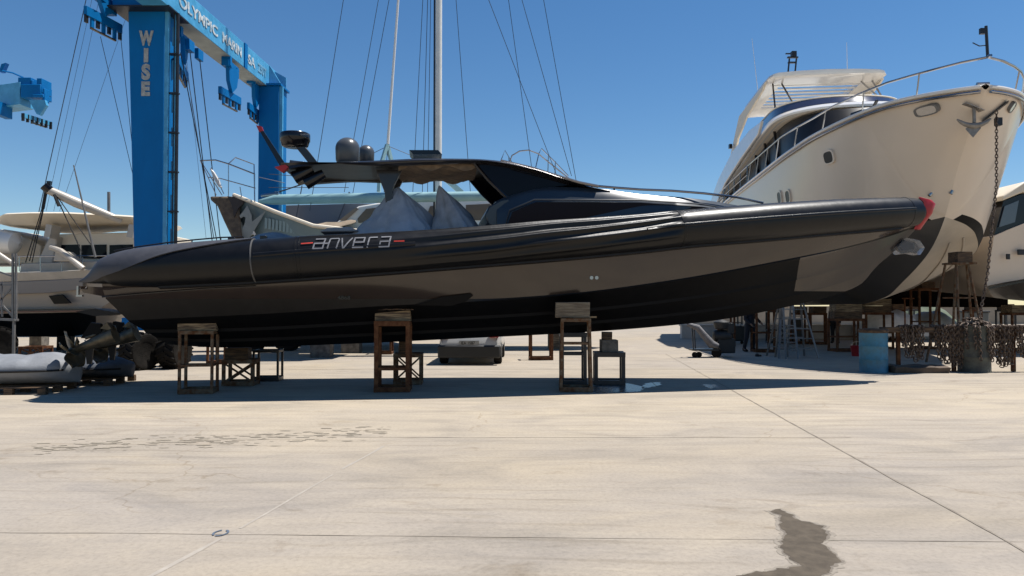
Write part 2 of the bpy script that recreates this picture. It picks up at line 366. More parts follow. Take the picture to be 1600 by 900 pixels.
# ================================================================== BLACK RIB
ANG = math.atan(0.114); AX = Vector((math.cos(ANG), math.sin(ANG), 0)); NX = Vector((-math.sin(ANG), math.cos(ANG), 0)); BO = Vector((0, 15.07, 0))
def BW(s, w, z): return BO + AX * s + NX * w + Vector((0, 0, z))
def BP(px, py, w):
    d = ray(px, py); t = (w - (CO - BO).dot(NX)) / d.dot(NX); p = CO + d * t
    return (p - BO).dot(AX), p.z
rib = thing('inflatable_motorboat', 'long black inflatable motorboat with reflection-tinted hull side and hardtop, on trestles in front', 'motorboat', (0, 15.07, 0.9))
Wc = interp([(-8.2, 1.42), (-6.5, 1.5), (-3, 1.56), (-1.2, 1.54), (2, 1.24), (4.5, 0.9), (6.7, 0.53), (8.0, 0.28), (8.75, 0.12), (9.3, 0.05)])
tt = [(124,439.5,440.5),(140,432,443),(156,416,445),(172,402,446),(205,392,448),(250,386,449),(300,381,447),(400,374,442),(475,369,437),(600,363,428),(700,357,420),(850,345,408),(1000,335,394),(1060,329,387),(1200,318,375),(1300,312,366),(1380,309,359),(1420,309,354),(1440,312,350),(1450,316,345)]
rows = []
for px, t0, t1 in tt:
    w = -1.5
    for _ in range(6):
        s, zt = BP(px, t0, w); w = -Wc(s)
    s1, zb = BP(px, t1, w - 0.05); rows.append((s, (zt + zb) / 2, (zt - zb) / 2))
Zc = interp([(a, b_) for a, b_, c in rows]); Rt = interp([(a, c) for a, b_, c in rows])
S0, S1 = rows[0][0], rows[-1][0]
sx = lambda px: interp([(q[0], r[0]) for q, r in zip(tt, rows)])(px)
def tube_pt(side, s, th, off=0.0, fold=True):
    """th: 0 = outward, +90 deg = up"""
    e = 0.02; r = Rt(s)
    t = Vector((2 * e, side * (Wc(s + e) - Wc(s - e)), Zc(s + e) - Zc(s - e))).normalized()
    up = Vector((0, 0, 1)); nrm = t.cross(up) * (-side); nrm.normalize()
    if nrm.y * side < 0: nrm = -nrm
    up = (up - t * up.dot(t)).normalized()
    k = 0
    if fold:
        A = smooth(sx(560), sx(760), s) * (1 - smooth(sx(1045), sx(1062), s))
        x = max(0, (s - sx(470)) / (sx(1060) - sx(470))); d = math.degrees(th)
        if d > 180: d -= 360
        for d0, d1, dep, wd in ((52, 68, .08, 9), (14, 52, .15, 11), (-12, 26, .14, 10), (-40, -2, .11, 10), (-62, -32, .08, 9)):
            c = d0 + (d1 - d0) * x ** 1.6 + 5 * noise.noise(Vector((s * 0.8, d0, 1)))
            k += dep * math.exp(-((d - c) / wd) ** 2) * (0.65 + 0.9 * noise.noise(Vector((s * 0.6, d0 * .3, 7))))
            k -= dep * 0.42 * math.exp(-((d - c - wd * 1.3) / (wd * .55)) ** 2)
        k = A * k + 0.004 * noise.noise(Vector((s * 1.5, math.cos(th) * 2, math.sin(th) * 2)))
    rr = r * (1 - k) + off
    p = Vector((s, side * Wc(s), Zc(s))) + nrm * math.cos(th) * rr + up * math.sin(th) * rr
    return BW(p.x, p.y, p.z)
def tube_seg(side, s0, s1, n, nn=144, scale_end=False):
    return [[tube_pt(side, s0 + (s1 - s0) * i / n, 2 * math.pi * k / nn) for k in range(nn)] for i in range(n + 1)]
for side in (-1, 1):
    m = MB(); m.loft(tube_seg(side, sx(240), sx(1428), 220)); m.build('inflatable_tube', M_tube, rib, sharp=60)
    # rear cone, chine edge between grey top and black side
    m = MB(); m.m = 0; m.loft(tube_seg(side, sx(124), sx(240), 30), cap=False); o = m.build('tube_cone', M_tube, rib, sharp=60)
    # grey flat wedge on top of the cone
    m = MB(); N = 26; L = []
    for i in range(N + 1):
        t = i / N; s = sx(124) + (sx(400) - sx(124)) * t
        lo = math.radians(interp([(0, -38), (0.1, -27), (0.24, -12), (0.51, 30), (0.78, 53), (1, 74)])(t)); ring = []
        hi = math.radians(120)
        for k in range(9): ring.append(tube_pt(side, s, lo + (hi - lo) * k / 8, 0.028 if t > .02 else .01, False))
        for k in range(9): ring.append(tube_pt(side, s, hi - (hi - lo) * k / 8, 0.004, False))
        L.append(ring)
    m.loft(L); m.build('stern_guard', M_tubeg, rib, sharp=30)
    # seams, bow cap, rub strakes
    m = MB()
    for px in (400,): m.loft([[tube_pt(side, sx(px) + d, 2*math.pi*k/48, o_) for k in range(48)] for d, o_ in ((-.014, .0), (-.010, .012), (.010, .012), (.014, .0))], cap=False)
    m.build('seam_band', pm('grey_seam', (0.12, 0.115, 0.11), 0.6), rib)
    for px, hw in ((467, .02), (473, .008), (1058, .03), (1411, .025)):
        m = MB(); m.loft([[tube_pt(side, sx(px) + d, 2*math.pi*k/48, o_) for k in range(48)] for d, o_ in ((-hw, .0), (-hw * .8, .007), (hw * .8, .007), (hw, .0))], cap=False)
        m.build('tube_patch', M_tube, rib)
    m = MB(); L = []
    for i in range(31):
        s = sx(404) + (sx(650) - sx(404)) * i / 30; dd_ = 6 * (i / 30)
        L.append([tube_pt(side, s, R(a + dd_), o_) for a, o_ in ((18, 0.0), (15, .016), (9, .016), (6, 0.0))])
    m.loft(L); m.build('rub_strake', M_tube, rib)
    m = MB(); m.tube([BW(BP(px, py, side * 1.47)[0] if side < 0 else BP(px, py, -1.47)[0], side * 1.48, BP(px, py, -1.47)[1]) for px, py in ((160, 464), (240, 457), (320, 451), (400, 447))], .018, 6); m.build('hull_rail', M_black, rib)
    m = MB(); N = 60; L = []
    for i in range(N + 1):
        s = sx(1000) + (sx(1412) - sx(1000)) * i / N
        L.append([tube_pt(side, s, R(a), o_) for a, o_ in ((14, 0.0), (11, .022), (6, .022), (3, 0.0))])
    m.loft(L); m.build('rub_strake', M_tube, rib)
    m = MB(); L = []
    for i in range(N + 1):
        s = sx(250) + (sx(1400) - sx(250)) * i / N
        L.append([tube_pt(side, s, R(a), o_, False) for a, o_ in ((-70, -.02), (-72, .03), (-84, .035), (-86, -.02))])
    m.loft(L); m.build('lower_strake', M_shelf, rib)
# red nose guard joining the tubes
m = MB(); L = []
for i in range(15):
    a = math.pi * i / 14; top, sA = BP(1440, 311, -0.1)
    ring = []
    for (px, py) in ((1436, 310), (1452, 314), (1458, 320), (1453, 335), (1444, 349), (1437, 359), (1433, 359), (1440, 345), (1447, 330), (1444, 318)):
        s, z = BP(px, py, 0); wd = 0.20 * math.cos(a); back = 0.16 * (1 - math.sin(a))
        ring.append(BW(s - back, wd * (1 if py < 345 else .6), z))
    L.append(ring)
m.loft(L); m.build('nose_guard', M_red, rib, sharp=50)
m = MB(); m.add([], []); L = []
for t in range(9):
    s = sx(1420) + (sx(1446) - sx(1420)) * t / 8; w = Wc(s); r = Rt(s) * (1 - .25 * (t / 8) ** 3)
    L.append([BW(s, (w + r) * math.cos(a) * (1 - .05 * t), Zc(s) + r * math.sin(a)) for a in [2 * math.pi * k / 32 for k in range(32)]])
m.loft(L); m.build('bow_cap', M_tube, rib, sharp=50)

# hull
Wch = interp([(-7.7, 0.98), (-3, 1.04), (0, 1.10), (2, 1.00), (4.5, 0.66), (6.2, 0.36), (7.4, 0.12), (8.3, 0.03), (9.2, 0.01)])
def tabz(pts, wf):
    out = []
    for px, py in pts:
        w = -1.2
        for _ in range(8):
            s, z = BP(px, py, w); w = -wf(s)
        out.append((s, z))
    return interp(out)
Zch = tabz([(165,501),(400,491),(600,478),(740,471),(870,462),(1040,441),(1235,406),(1330,386),(1400,366),(1431,354)], Wch)
Zpl = tabz([(165,467),(400,467),(600,467),(740,467),(870,460),(1040,439),(1235,404),(1330,384),(1400,364),(1431,352)], lambda s: Wch(s) + .1)
kp = [BP(px, py, 0) for px, py in ((190,538),(350,543),(550,537),(700,530),(913,519),(1100,503),(1250,475),(1310,459),(1345,444),(1369,417),(1400,390),(1431,358))]
Zk = interp(kp)
HS0 = BP(163, 470, -1.3)[0]; HS1 = kp[-1][0] - 0.02
def hull_sec(s, side):
    wc, zc, zk = Wch(s), Zch(s), Zk(s); zk = min(zk, zc - 0.002)
    r = Rt(s); ws, zs = max(Wc(s) - 0.05 * smooth(9, 6, s), wc + .01), Zc(s) - r * 0.80
    zs = max(zs, zc + .02); zp = min(max(Zpl(s), zc + 0.01), zs - 0.005); tp = (zp - zc) / (zs - zc)
    pts = [(0, zk)]
    k = 1 - smooth(5.5, 8.2, s)
    for t in (0.30, 0.62):
        w, z = wc * t, zk + (zc - zk) * (t ** 1.15)
        pts += [(w, z), (w + 0.05 * k * wc, z - 0.030 * k), (w + 0.055 * k * wc, z + 0.03 * k)]
    pts += [(wc - .05 * k * wc, zc - 0.06 * k - .002), (wc, zc - .03 * k)]
    pts += [(wc + 0.03 * k, zc)]
    pts += [(wc + (ws - wc) * tp, zp), (wc + (ws - wc) * (tp + (1 - tp) * .5) + .02 * k, (zp + zs) / 2), (ws, zs)]
    rk = max(0, 1 - (s - HS0) / 1.6)
    return [BW(s + max(0, zp - z) * .75 * rk, side * w, z) for w, z in pts]
N = 130; ss = [HS0 + (HS1 - HS0) * i / N for i in range(N + 1)]
secs = {sd: [hull_sec(s, sd) for s in ss] for sd in (-1, 1)}
def strip(j0, j1, i0=0, i1=N):
    m = MB()
    for sd in (-1, 1): m.loft([secs[sd][i][j0:j1 + 1] for i in range(i0, i1 + 1)], cap=False, closed=False)
    return m
ib = min(range(N + 1), key=lambda i: abs(ss[i] - BP(1252, 430, -.5)[0]))
hull = strip(0, 9, 0, ib).build('hull_bottom', M_anti, rib, sharp=22)
mb_ = strip(0, 9, ib, N); zth = BP(1290, 455, -.15)[1]
bo_ = mb_.build('bow_bottom', [M_gel, M_anti], rib, sharp=22)
import bmesh
bm_ = bmesh.new(); bm_.from_mesh(bo_.data); zl = zth - ORG[rib].z
bmesh.ops.bisect_plane(bm_, geom=bm_.verts[:] + bm_.edges[:] + bm_.faces[:], plane_co=(0, 0, zl), plane_no=(0, 0, 1))
for f_ in bm_.faces: f_.material_index = 1 if f_.calc_center_median().z < zl else 0
bm_.to_mesh(bo_.data); bm_.free()
strip(9, 10, 0, N).build('chine_panel', M_shelf, rib, sharp=30)
strip(10, 12, 0, N).build('topside', M_gel, rib, sharp=30)
m = MB(); a = secs[-1][0]; c = secs[1][0]; m.add(a + c[::-1], [tuple(range(len(a) + len(c)))]); m.build('transom', M_shelf, rib)
# stern platform and its edge
m = MB(); pl = []
for px, y0, y1 in ((128, 447, 457), (165, 449, 464)):
    s, z0 = BP(px, y0, -1.3); _, z1 = BP(px, y1, -1.3)
    pl.append([BW(s, -1.25, z1), BW(s, -1.4, z0), BW(s, 1.4, z0), BW(s, 1.25, z1)])
s, z0 = BP(260, 449, -1.3); pl.append([BW(s, -1.25, z0 - .12), BW(s, -1.4, z0), BW(s, 1.4, z0), BW(s, 1.25, z0 - .12)])
m.loft(pl); m.build('stern_platform', M_gel, rib)
def HP(px, py, out=0.0):
    w = -1.2
    for _ in range(12):
        s, z = BP(px, py, w); sec = hull_sec(s, -1); loc = [((q - BO).dot(NX), q.z) for q in sec[9:]]
        w = np.interp(z, [l[1] for l in loc], [l[0] for l in loc])
    return s, w - out, z
# small fin / intake on hull side
m = MB(); q = [HP(px, py, .03) for px, py in ((650, 477), (690, 464), (735, 459), (739, 462), (728, 471), (705, 478))]
m.prism([BW(s, w, z) for s, w, z in q], NX * 0.12); m.build('side_scoop', M_anti, rib)
# thru-hull fittings and draught numbers
for px in (924, 932):
    s, w0, z = HP(px, 434, .005); m = MB(); m.lathe([(0.0, -.03), (.03, -.03), (.035, 0), (.035, .05), (0, .05)], (0, 0, 0), 12, 'y')
    m.v = [BW(s + v.x, w0 - v.y * .3, z + v.z) for v in m.v]; m.build('drain_fitting', M_steel, rib)
s, w0, z = HP(528, 468, .03)
text_part('4868', 0.10, BW(s, w0 - .02, z), AX, (0, 0, 1), 'hull_number', M_black, rib, 0.012, 0.002, xs=1.15)
# deck
m = MB(); L = []
for i in range(61):
    s = sx(165) + (sx(1432) - sx(165)) * i / 60; w = Wc(s) ; z = Zc(s) + Rt(s) * .35
    L.append([BW(s, -w, z), BW(s, -w * .5, z + .03), BW(s, w * .5, z + .03), BW(s, w, z)])
m.loft(L, cap=False, closed=False); m.build('deck', pm('grey_deck', (0.08, 0.08, 0.085), 0.7, var=.2), rib)
# stern grab rail
m = MB(); q = [BP(px, py, -1.2) for px, py in ((178, 392), (212, 386), (262, 379), (300, 375), (345, 371), (380, 370))]
m.tube([BW(s, -1.2, z) for s, z in q], 0.014, 6)
for s, z in q[1:]: m.tube([BW(s, -1.2, z), BW(s, -1.2, z - .13)], 0.012, 6)
m.build('grab_rail', M_dsteel, rib)
for px, py in ((362, 374), (412, 371)):
    s, z = BP(px, py, -1.3); m = MB(); m.box(BW(s, -1.3, z), (.12, .08, .06), ANG); m.build('cleat', M_black, rib, bev=.01)

# lettering on the tube: strokes following its surface
def stroke(m, pts, wd, base_s, base_th, sc, off=.017):
    for a, c in zip(pts[:-1], pts[1:]):
        d = Vector((c[0] - a[0], c[1] - a[1])); L = d.length
        if L < 1e-6: continue
        d /= L; n = Vector((-d.y, d.x)) * wd / 2; n_ = max(1, int(L / .4)); prev = None
        for i in range(n_ + 1):
            t = i / n_; x = a[0] - d.x * wd * .3 + (c[0] - a[0] + d.x * wd * .6) * t; y = a[1] - d.y * wd * .3 + (c[1] - a[1] + d.y * wd * .6) * t
            pr = []
            for sg in (1, -1):
                X, Y = x + n.x * sg, y + n.y * sg; s = base_s + X * sc
                pr.append(tube_pt(-1, s, base_th(s) + Y * sc / Rt(s), off))
            if prev: m.add([prev[0], prev[1], pr[1], pr[0]], [(0, 1, 2, 3)])
            prev = pr
def th_of(px, py):
    s = sx(px); best = min(range(-80, 81), key=lambda d: (lambda p: abs((CY - 0) - (CU.dot(p - CO) / CF.dot(p - CO)) * F - py))(tube_pt(-1, s, R(d), 0)))
    return R(best)
thA, thB = th_of(497, 389), th_of(620, 385); sA, sB = sx(497), sx(620)
bth = lambda s: thA + (thB - thA) * (s - sA) / (sB - sA)
U = (sB - sA) / 7.4
LT = {'a': [[(-.05,1),(.75,1),(.62,.0),(-.2,0),(-.12,.5),(.68,.5)]], 'n': [[(-.15,0),(0,.95),(.12,1),(.7,1),(.78,.9),(.62,0)]], 'v': [[(.05,1),(.2,0),(.3,0),(.95,1)]],
      'e': [[(.75,0),(-.12,0),(.0,1),(.85,1),(.8,.5),(-.05,.5)]], 'r': [[(-.1,0),(.02,.95),(.12,1),(.7,1)]]}
m = MB()
for ch, x0 in (('a', .1), ('n', 1.35), ('v', 2.35), ('e', 3.6), ('r', 4.9), ('a', 6.1)):
    for pl in LT[ch]: stroke(m, [(x0 + (x + .12 * y) * 1.05, y * 1.05) for x, y in pl], .13, sA, bth, U)
stroke(m, [(.85, .5), (1.35, .5)], .13, sA, bth, U)
m.build('lettering', pm('grey_decal', (0.32, 0.32, 0.34), .5, var=.3), rib, fixn=False)
m = MB(); stroke(m, [(-1.15, .55), (-.15, .6)], .13, sA, bth, U); stroke(m, [(7.3, .5), (8.2, .5)], .13, sA, bth, U)
m.build('red_dash', pm('red_decal', (0.8, 0.05, 0.025), .5, var=.2), rib, fixn=False)

# cabin
def lw(pts, w): return [BP(px, py, w) for px, py in pts]
ct = interp(lw([(758,322),(790,306),(870,290),(930,292),(1000,301),(1100,308),(1180,317),(1235,325)], -1.0))
cab0, cab1 = BP(776, 340, -1.0)[0], BP(1230, 325, -.6)[0]
cw = interp([(cab0, 1.0), (cab0 + .5, 1.08), (3.0, 1.0), (4.5, 0.62), (cab1, 0.28)])
m = MB(); L = []
for i in range(45):
    s = cab0 + (cab1 - cab0) * i / 44; z = ct(s); w = min(cw(s), Wc(s)); zb = Zc(s) + .1; h = z - zb
    h = max(h, .03)
    L.append([BW(s, sd * ww, zz) for sd, ww, zz in ((-1, w + .05, zb), (-1, w + .03, zb + h * .62), (-1, w - .05, zb + h * .84), (-1, w * .86, zb + h * .99), (-1, w * .4, z + .02), (1, w * .4, z + .02), (1, w * .86, zb + h * .99), (1, w - .05, zb + h * .84), (1, w + .03, zb + h * .62), (1, w + .05, zb))])
m.loft(L); cabin = m.build('cabin', M_slate, rib, sharp=28, bev=.012)
# rear bulkhead bulge of the cabin
m = MB(); q = lw([(762,350),(758,335),(764,322),(782,312),(796,309),(800,330),(796,356),(776,358)], -1.0)
m.prism([BW(s, -.98, z) for s, z in q], NX * 1.96); m.build('cabin_bulkhead', M_slate, rib, bev=.03)
# recessed side window, navy, with frame
for sd in (-1, 1):
    m = MB(); q = lw([(792,352),(800,332),(836,317),(1000,317),(1100,322),(1160,327),(1000,340),(870,348)], -1.06)
    q = [(s, z) for s, z in q]
    m.prism([BW(s, sd * (min(cw(s), Wc(s)) + .066), z) for s, z in q], NX * sd * .012); m.build('side_window', M_navy, rib)
    m = MB(); qq = lw([(788,354),(795,329),(834,313),(1000,313),(1100,318),(1165,325)], -1.06)
    m.tube([BW(s, sd * (min(cw(s), Wc(s)) + .078), z) for s, z in qq], .016, 6); m.build('window_trim', M_slate, rib)
# side rails along the foredeck
for sd in (-1, 1):
    m = MB(); q = []
    for p_ in ((925,290),(960,293),(1000,296),(1050,298),(1100,302),(1150,308),(1192,317)):
        w_ = -.7
        for _ in range(8): s_, z_ = BP(*p_, w_); w_ = -min(.85, cw(s_))
        q.append((s_, -w_, z_))
    m.tube([BW(s, sd * w_, z) for s, w_, z in q], .024, 8)
    for s, w_, z in (q[0], q[1], q[-1]): m.tube([BW(s, sd * w_, z), BW(s, sd * w_ * .92, z - .10)], .016, 6)
    m.build('deck_rail', pm('smoked_steel', (.35, .35, .36), .2, metal=1.0), rib)
# hardtop
top = lw([(438,262),(480,256),(530,253),(600,250),(660,247.5),(740,248),(780,251),(830,262),(870,274),(905,285),(930,291.5),(955,296)], -1.0)
bot = lw([(440,266),(480,277),(530,283),(600,286),(660,284),(740,282)], 0.95) + lw([(800,262),(830,268),(870,280),(905,290),(930,296),(955,300)], -1.0)
Zt = interp(top); Zb = interp(bot); hs0, hs1 = top[0][0], top[-1][0]
hw = interp([(hs0, .95), (hs0 + .6, 1.08), (0.4, 1.08), (hs1, .95)])
m = MB(); L = []
for i in range(50):
    s = hs0 + (hs1 - hs0) * i / 49; zt, zb, w = Zt(s), Zb(s), hw(s); zm = zt - min(.05, (zt - zb) * .5); zu = zt - min(.07, (zt - zb) * .6)
    L.append([BW(s, ww, zz) for ww, zz in ((-w, zm), (-w * .96, zt - .01), (-w * .7, zt + .03), (0, zt + .05), (w * .7, zt + .03), (w * .96, zt - .01), (w, zm), (w * .94, zu), (w * .9, zu + .0), (-w * .9, zu), (-w * .94, zu))])
m.loft(L); hardtop = m.build('hardtop', M_hard, rib, sharp=40)
# lower lip beams each side
for sd in (-1, 1):
    m = MB(); L = []
    e = BP(752, 280, -1)[0]
    for i in range(24):
        s = hs0 + .15 + (e - hs0 - .15) * i / 23; w = hw(s); zt, zb = Zt(s) - .04, Zb(s)
        L.append([BW(s, sd * ww, zz) for ww, zz in ((w * .985, zt), (w * .97, (zt + zb) / 2), (w * .90, zb), (w * .80, zb + .01), (w * .80, zt))])
    m.loft(L); m.build('hardtop_side', M_hard, rib, sharp=40)
# tan lining opened under the roof
m = MB(); L = []; a0, a1 = BP(625, 275, 0)[0], BP(742, 262, 0)[0]
for i in range(15):
    s = a0 + (a1 - a0) * i / 14; z = Zt(s) - .10
    L.append([BW(s, w, z - .05 * math.sin(w * 5 + i) - .05) for w in (-.80, -.5, -.2, .2, .5, .80)] + [BW(s, w, z + .03) for w in (.80, .5, .2, -.2, -.5, -.80)])
m.loft(L); m.build('roof_lining', M_tan, rib)
# roof struts and rear pillar
for sd in (-1, 1):
    m = MB(); L = []
    for px0, px1, py in ((588, 628, 266), (593, 621, 280), (597, 616, 290), (601, 614, 300), (603, 615, 318), (606, 619, 345)):
        s0, z = BP(px0, py, -.5); s1, _ = BP(px1, py, -.5)
        L.append([BW(s0, sd * .58, z), BW(s1, sd * .58, z), BW(s1, sd * .46, z), BW(s0, sd * .46, z)])
    m.loft(L); m.build('roof_pillar', M_hard, rib, bev=.01)
    # windscreen side glass + A pillar
    q = lw([(742,254),(782,252),(830,264),(872,277),(905,287),(870,291),(822,303),(795,309),(788,306),(760,279)], -.86)
    m = MB(); m.prism([BW(s, sd * (hw(s) * .80), z) for s, z in q], NX * sd * -.02); m.build('side_glass', M_glass, rib)
    q = lw([(742,256),(763,281),(792,309)], -.87); m = MB(); m.tube([BW(s, sd * .87, z) for s, z in q], .035, 6); m.build('windscreen_pillar', M_black, rib)
    q = lw([(782,252),(830,263),(870,275.5),(905,286),(935,292)], -1.0); m = MB(); m.tube([BW(s, sd * 1.0, z + .01) for s, z in q], .03, 8); m.build('windscreen_edge', pm('brushed_trim', (.30, .28, .27), .3, metal=.9), rib)
m = MB(); fa = BP(905, 290, -1); fb = BP(800, 258, -1)
m.add([BW(fa[0], -.9, fa[1]), BW(fa[0], .9, fa[1]), BW(fb[0], .9, fb[1] - .06), BW(fb[0], -.9, fb[1] - .06)], [(0, 1, 2, 3)]); m.build('windscreen', M_glass, rib)
# radar on raked arm, satellite domes, fin, horns, panel
def dome(prof, px, py, w, mat, name, n=32):
    s, z = BP(px, py, w); m = MB(); m.lathe(prof, BW(s, w, z), n); return m.build(name, mat, rib, sharp=40)
dome([(0, 0), (.22, 0), (.25, .02), (.275, .10), (.29, .12), (.29, .24), (.27, .27), (.2, .285), (0, .29)], 461, 230, -.1, M_black, 'radar_scanner')
q = lw([(462,230),(478,230),(498,256),(484,257)], -.1); m = MB(); m.prism([BW(s, -.2, z) for s, z in q], NX * .2); m.build('radar_arm', M_hard, rib, bev=.012)
s, z = BP(473, 215, -.1); text_part('GARMIN', .05, BW(s, -.395, z - .02), AX, (0, 0, 1), 'radar_lettering', M_offw, rib, .003)
pr = [(0, 0), (.20, 0), (.21, .02), (.225, .05), (.235, .28)] + [(.235 * math.cos(a), .28 + .22 * math.sin(a)) for a in [R(10 * k) for k in range(1, 9)]] + [(0.005, .5)]
dome(pr, 543, 255, -.3, M_domeg, 'satellite_dome')
dome([(r * .72, z * .72) for r, z in pr], 572, 254, .5, M_domeg, 'satellite_dome')
q = lw([(402,198),(409,200),(446,256),(440,264)], -.9); m = MB(); m.prism([BW(s, -.92, z) for s, z in q], NX * .06); fin = m.build('roof_fin', M_black, rib)
q = lw([(400.5,196),(409,198),(412,205),(405,206)], -.9); m = MB(); m.prism([BW(s, -.925, z) for s, z in q], NX * .07); m.build('fin_tip', M_red, fin)
q = lw([(430,262),(447,258),(452,262),(442,270)], -.9); m = MB(); m.prism([BW(s, -.97, z) for s, z in q], NX * .16); m.build('roof_corner', M_red, rib)
for (a, c) in (((488, 263), (459, 278)), ((506, 271), (477, 287))):
    s0, z0 = BP(*a, -.8); s1, z1 = BP(*c, -.8); m = MB(); m.tube([BW(s0, -.8, z0), BW(s0 * .5 + s1 * .5, -.8, z0 * .5 + z1 * .5), BW(s1, -.8, z1)], [.085, .11, .12], 20); m.build('horn', M_black, rib)
q = lw([(640,240),(646,246.5),(690,246.5),(684,240)], 0); m = MB(); m.prism([BW(s, -.35, z) for s, z in q], NX * .7); m.build('roof_panel', M_black, rib)
# canvas covers over the seats
def cover(name, apex, basepts, w0, w1, mat, lean=0):
    """peaked cloth: apex pixel, base outline pixels on the near side"""
    m = MB(); n = 72; L = []
    (ax, az) = BP(*apex, (w0 + w1) / 2); bl = BP(*basepts[0], w0); br = BP(*basepts[1], w0)
    zb = min(bl[1], br[1]) - .15; rings = []
    for j in range(30):
        t = j / 29; e = t; ring = []
        for k in range(n):
            a = 2 * math.pi * k / n; ca, sa = math.cos(a), math.sin(a); a_r = a + R(28)
            sc = 1 / max(abs(math.cos(a_r)), abs(math.sin(a_r))) ** .95
            hx = (br[0] - bl[0]) / 2; hy = (w1 - w0) / 2; f = t ** .85 * 1.14
            cx = ax + ((br[0] + bl[0]) / 2 - ax) * f; cw_ = (w0 + w1) / 2
            fold = 1 + .11 * math.sin(a * 7 + t * 3 + w0) * t * (1.2 - t) + .06 * abs(math.sin(a * 3.5 + w0 * 3 + t)) * (1.1 - t) + .14 * noise.noise(Vector((ca * 2.5, sa * 2.5, t * 3 + w0))) + .10 * (abs(noise.noise(Vector((ca * 5 + t * 3, sa * 5, t * 2 + w0 * 3)))) - .2)
            ring.append(BW(cx + hx * ca * sc * .82 * f * fold + .01 * ca, cw_ + hy * sa * sc * .82 * f * fold + .01 * sa, az + (zb - az) * t + .03 * noise.noise(Vector((ca * 3, t * 6, sa * 3)))))
        rings.append(ring)
    m.loft(rings); return m.build(name, mat, rib, sharp=50)
cover('seat_cover', (622, 293), ((552, 362), (694, 360)), -1.05, .2, M_cover)
cover('seat_cover', (686, 291), ((676, 358), (760, 356)), -1.0, .1, M_greyc)
m = MB(); L = []
for i in range(25):
    t = i / 24; px = 378 + 95 * t; s, z1 = BP(px, 372, -.8); h = interp([(0, .02), (.2, .17), (.45, .22), (.7, .15), (1, .02)])(t)
    L.append([BW(s, w, z1 + h * (1 - abs(w / .9) ** 3) - .05 + .015 * noise.noise(Vector((s * 3, w * 4, 0)))) for w in (-.9, -.7, -.4, 0, .4, .7, .9)] + [BW(s, .9, z1 - .2), BW(s, -.9, z1 - .2)])
m.loft(L); m.build('sunbed_cover', M_greyc, rib)
m = MB(); q = lw([(500,363),(512,357),(548,355),(562,362)], -.7); m.prism([BW(s, -.8, z) for s, z in q], NX * .7); m.build('seat_cushion', M_greyc, rib, bev=.02)
# bow fitting wrapped in clear plastic
m = MB(); q = lw([(1395,388),(1412,372),(1432,376),(1440,388),(1433,399),(1418,396),(1402,398)], 0); m.prism([BW(s, -.12, z) for s, z in q], NX * .24)
M_clear = pm('clear_plastic_wrap', (.8, .8, .8), .12, bump=.8, scale=8); M_clear.node_tree.nodes['Principled BSDF'].inputs['Transmission Weight'].default_value = .85
M_clear.node_tree.nodes['Principled BSDF'].inputs['IOR'].default_value = 1.15
m.build('plastic_wrap', M_clear, rib, bev=.02)
m = MB(); q = lw([(1400,384),(1408,376),(1424,380),(1426,390),(1408,392)], 0); m.prism([BW(s, -.06, z) for s, z in q], NX * .12); m.build('anchor_roller', M_dsteel, rib, bev=.02)
# stern drives
def drive(w, label=None):
    h = MB(); a = BP(196, 522, 0); c = BP(138, 543, 0)
    A, C = BW(a[0], w, a[1]), BW(c[0], w, c[1])
    h.tube([A, A.lerp(C, .08), A.lerp(C, .5), A.lerp(C, .9), C], [.17, .16, .11, .07, .06], 16); d = h.build('drive_shaft', M_bronze, rib)
    p = MB(); ax_ = (C - A).normalized(); hub = C + ax_ * .10
    p.tube([C, hub, hub + ax_ * .1], [.07, .07, .02], 12)
    u1 = ax_.cross(NX).normalized(); u2 = ax_.cross(u1)
    for k in range(5):
        an = 2 * math.pi * k / 5 + .35; rad = u1 * math.cos(an) + u2 * math.sin(an); tg = ax_.cross(rad); V = []; nr = 8
        for i in range(nr + 1):
            t = i / nr; r = .05 + .33 * t; cwid = .20 * math.sin(math.pi * min(1, .18 + .80 * t)) ** .7; pit = .9 - .5 * t
            row = []
            for q_ in (-1, -.3, .4, 1):
                off = tg * (q_ * cwid * math.cos(pit) + .1 * t * t) + ax_ * (q_ * cwid * math.sin(pit) * .8 - .03 * (q_ * q_))
                row.append(hub + rad * r * (1 - .08 * q_ * q_ * t) + off)
            V.append([r_ + ax_ * .006 for r_ in row] + [r_ - ax_ * .006 for r_ in row[::-1]])
        p.loft(V)
    p.build('propeller', M_bronze, d, sharp=50)
    r = MB(); q = lw([(150,541),(163,541),(160,566),(153,566)], 0); r.prism([BW(s, w - .02, z) for s, z in q], NX * .04); r.build('skeg', M_shelf, d)
    r = MB(); q = lw([(193,511),(150,527)], 0); r.tube([BW(q[0][0], w + .1, q[0][1]), BW(q[1][0], w, q[1][1])], [.05, .03], 10)
    q = lw([(176,512),(195,515),(186,503)], 0); r.prism([BW(s, w - .1, z) for s, z in q], NX * .2); r.build('steering_ram', M_bronze, rib)
    r = MB(); q = lw([(143,527),(158,503),(172,505),(175,518),(160,527)], 0); r.prism([BW(s, w, z) for s, z in q], NX * .12); r.build('drive_bracket', M_anti, rib)
drive(-.45); drive(.55)
# trim tab plate at the transom
m = MB(); q = lw([(120,487),(150,482),(190,490),(150,494)], -.9); m.prism([BW(s, -.95, z) for s, z in q], NX * .6); m.build('trim_tab', M_shelf, rib)
# hull side stern clips
m = MB(); s, z = BP(122, 454, -1.35); m.box(BW(s, -1.35, z), (.03, .05, .16), ANG); m.box(BW(s + .03, -1.35, z - .09), (.1, .06, .03), ANG); m.build('ladder_hook', M_steel, rib)

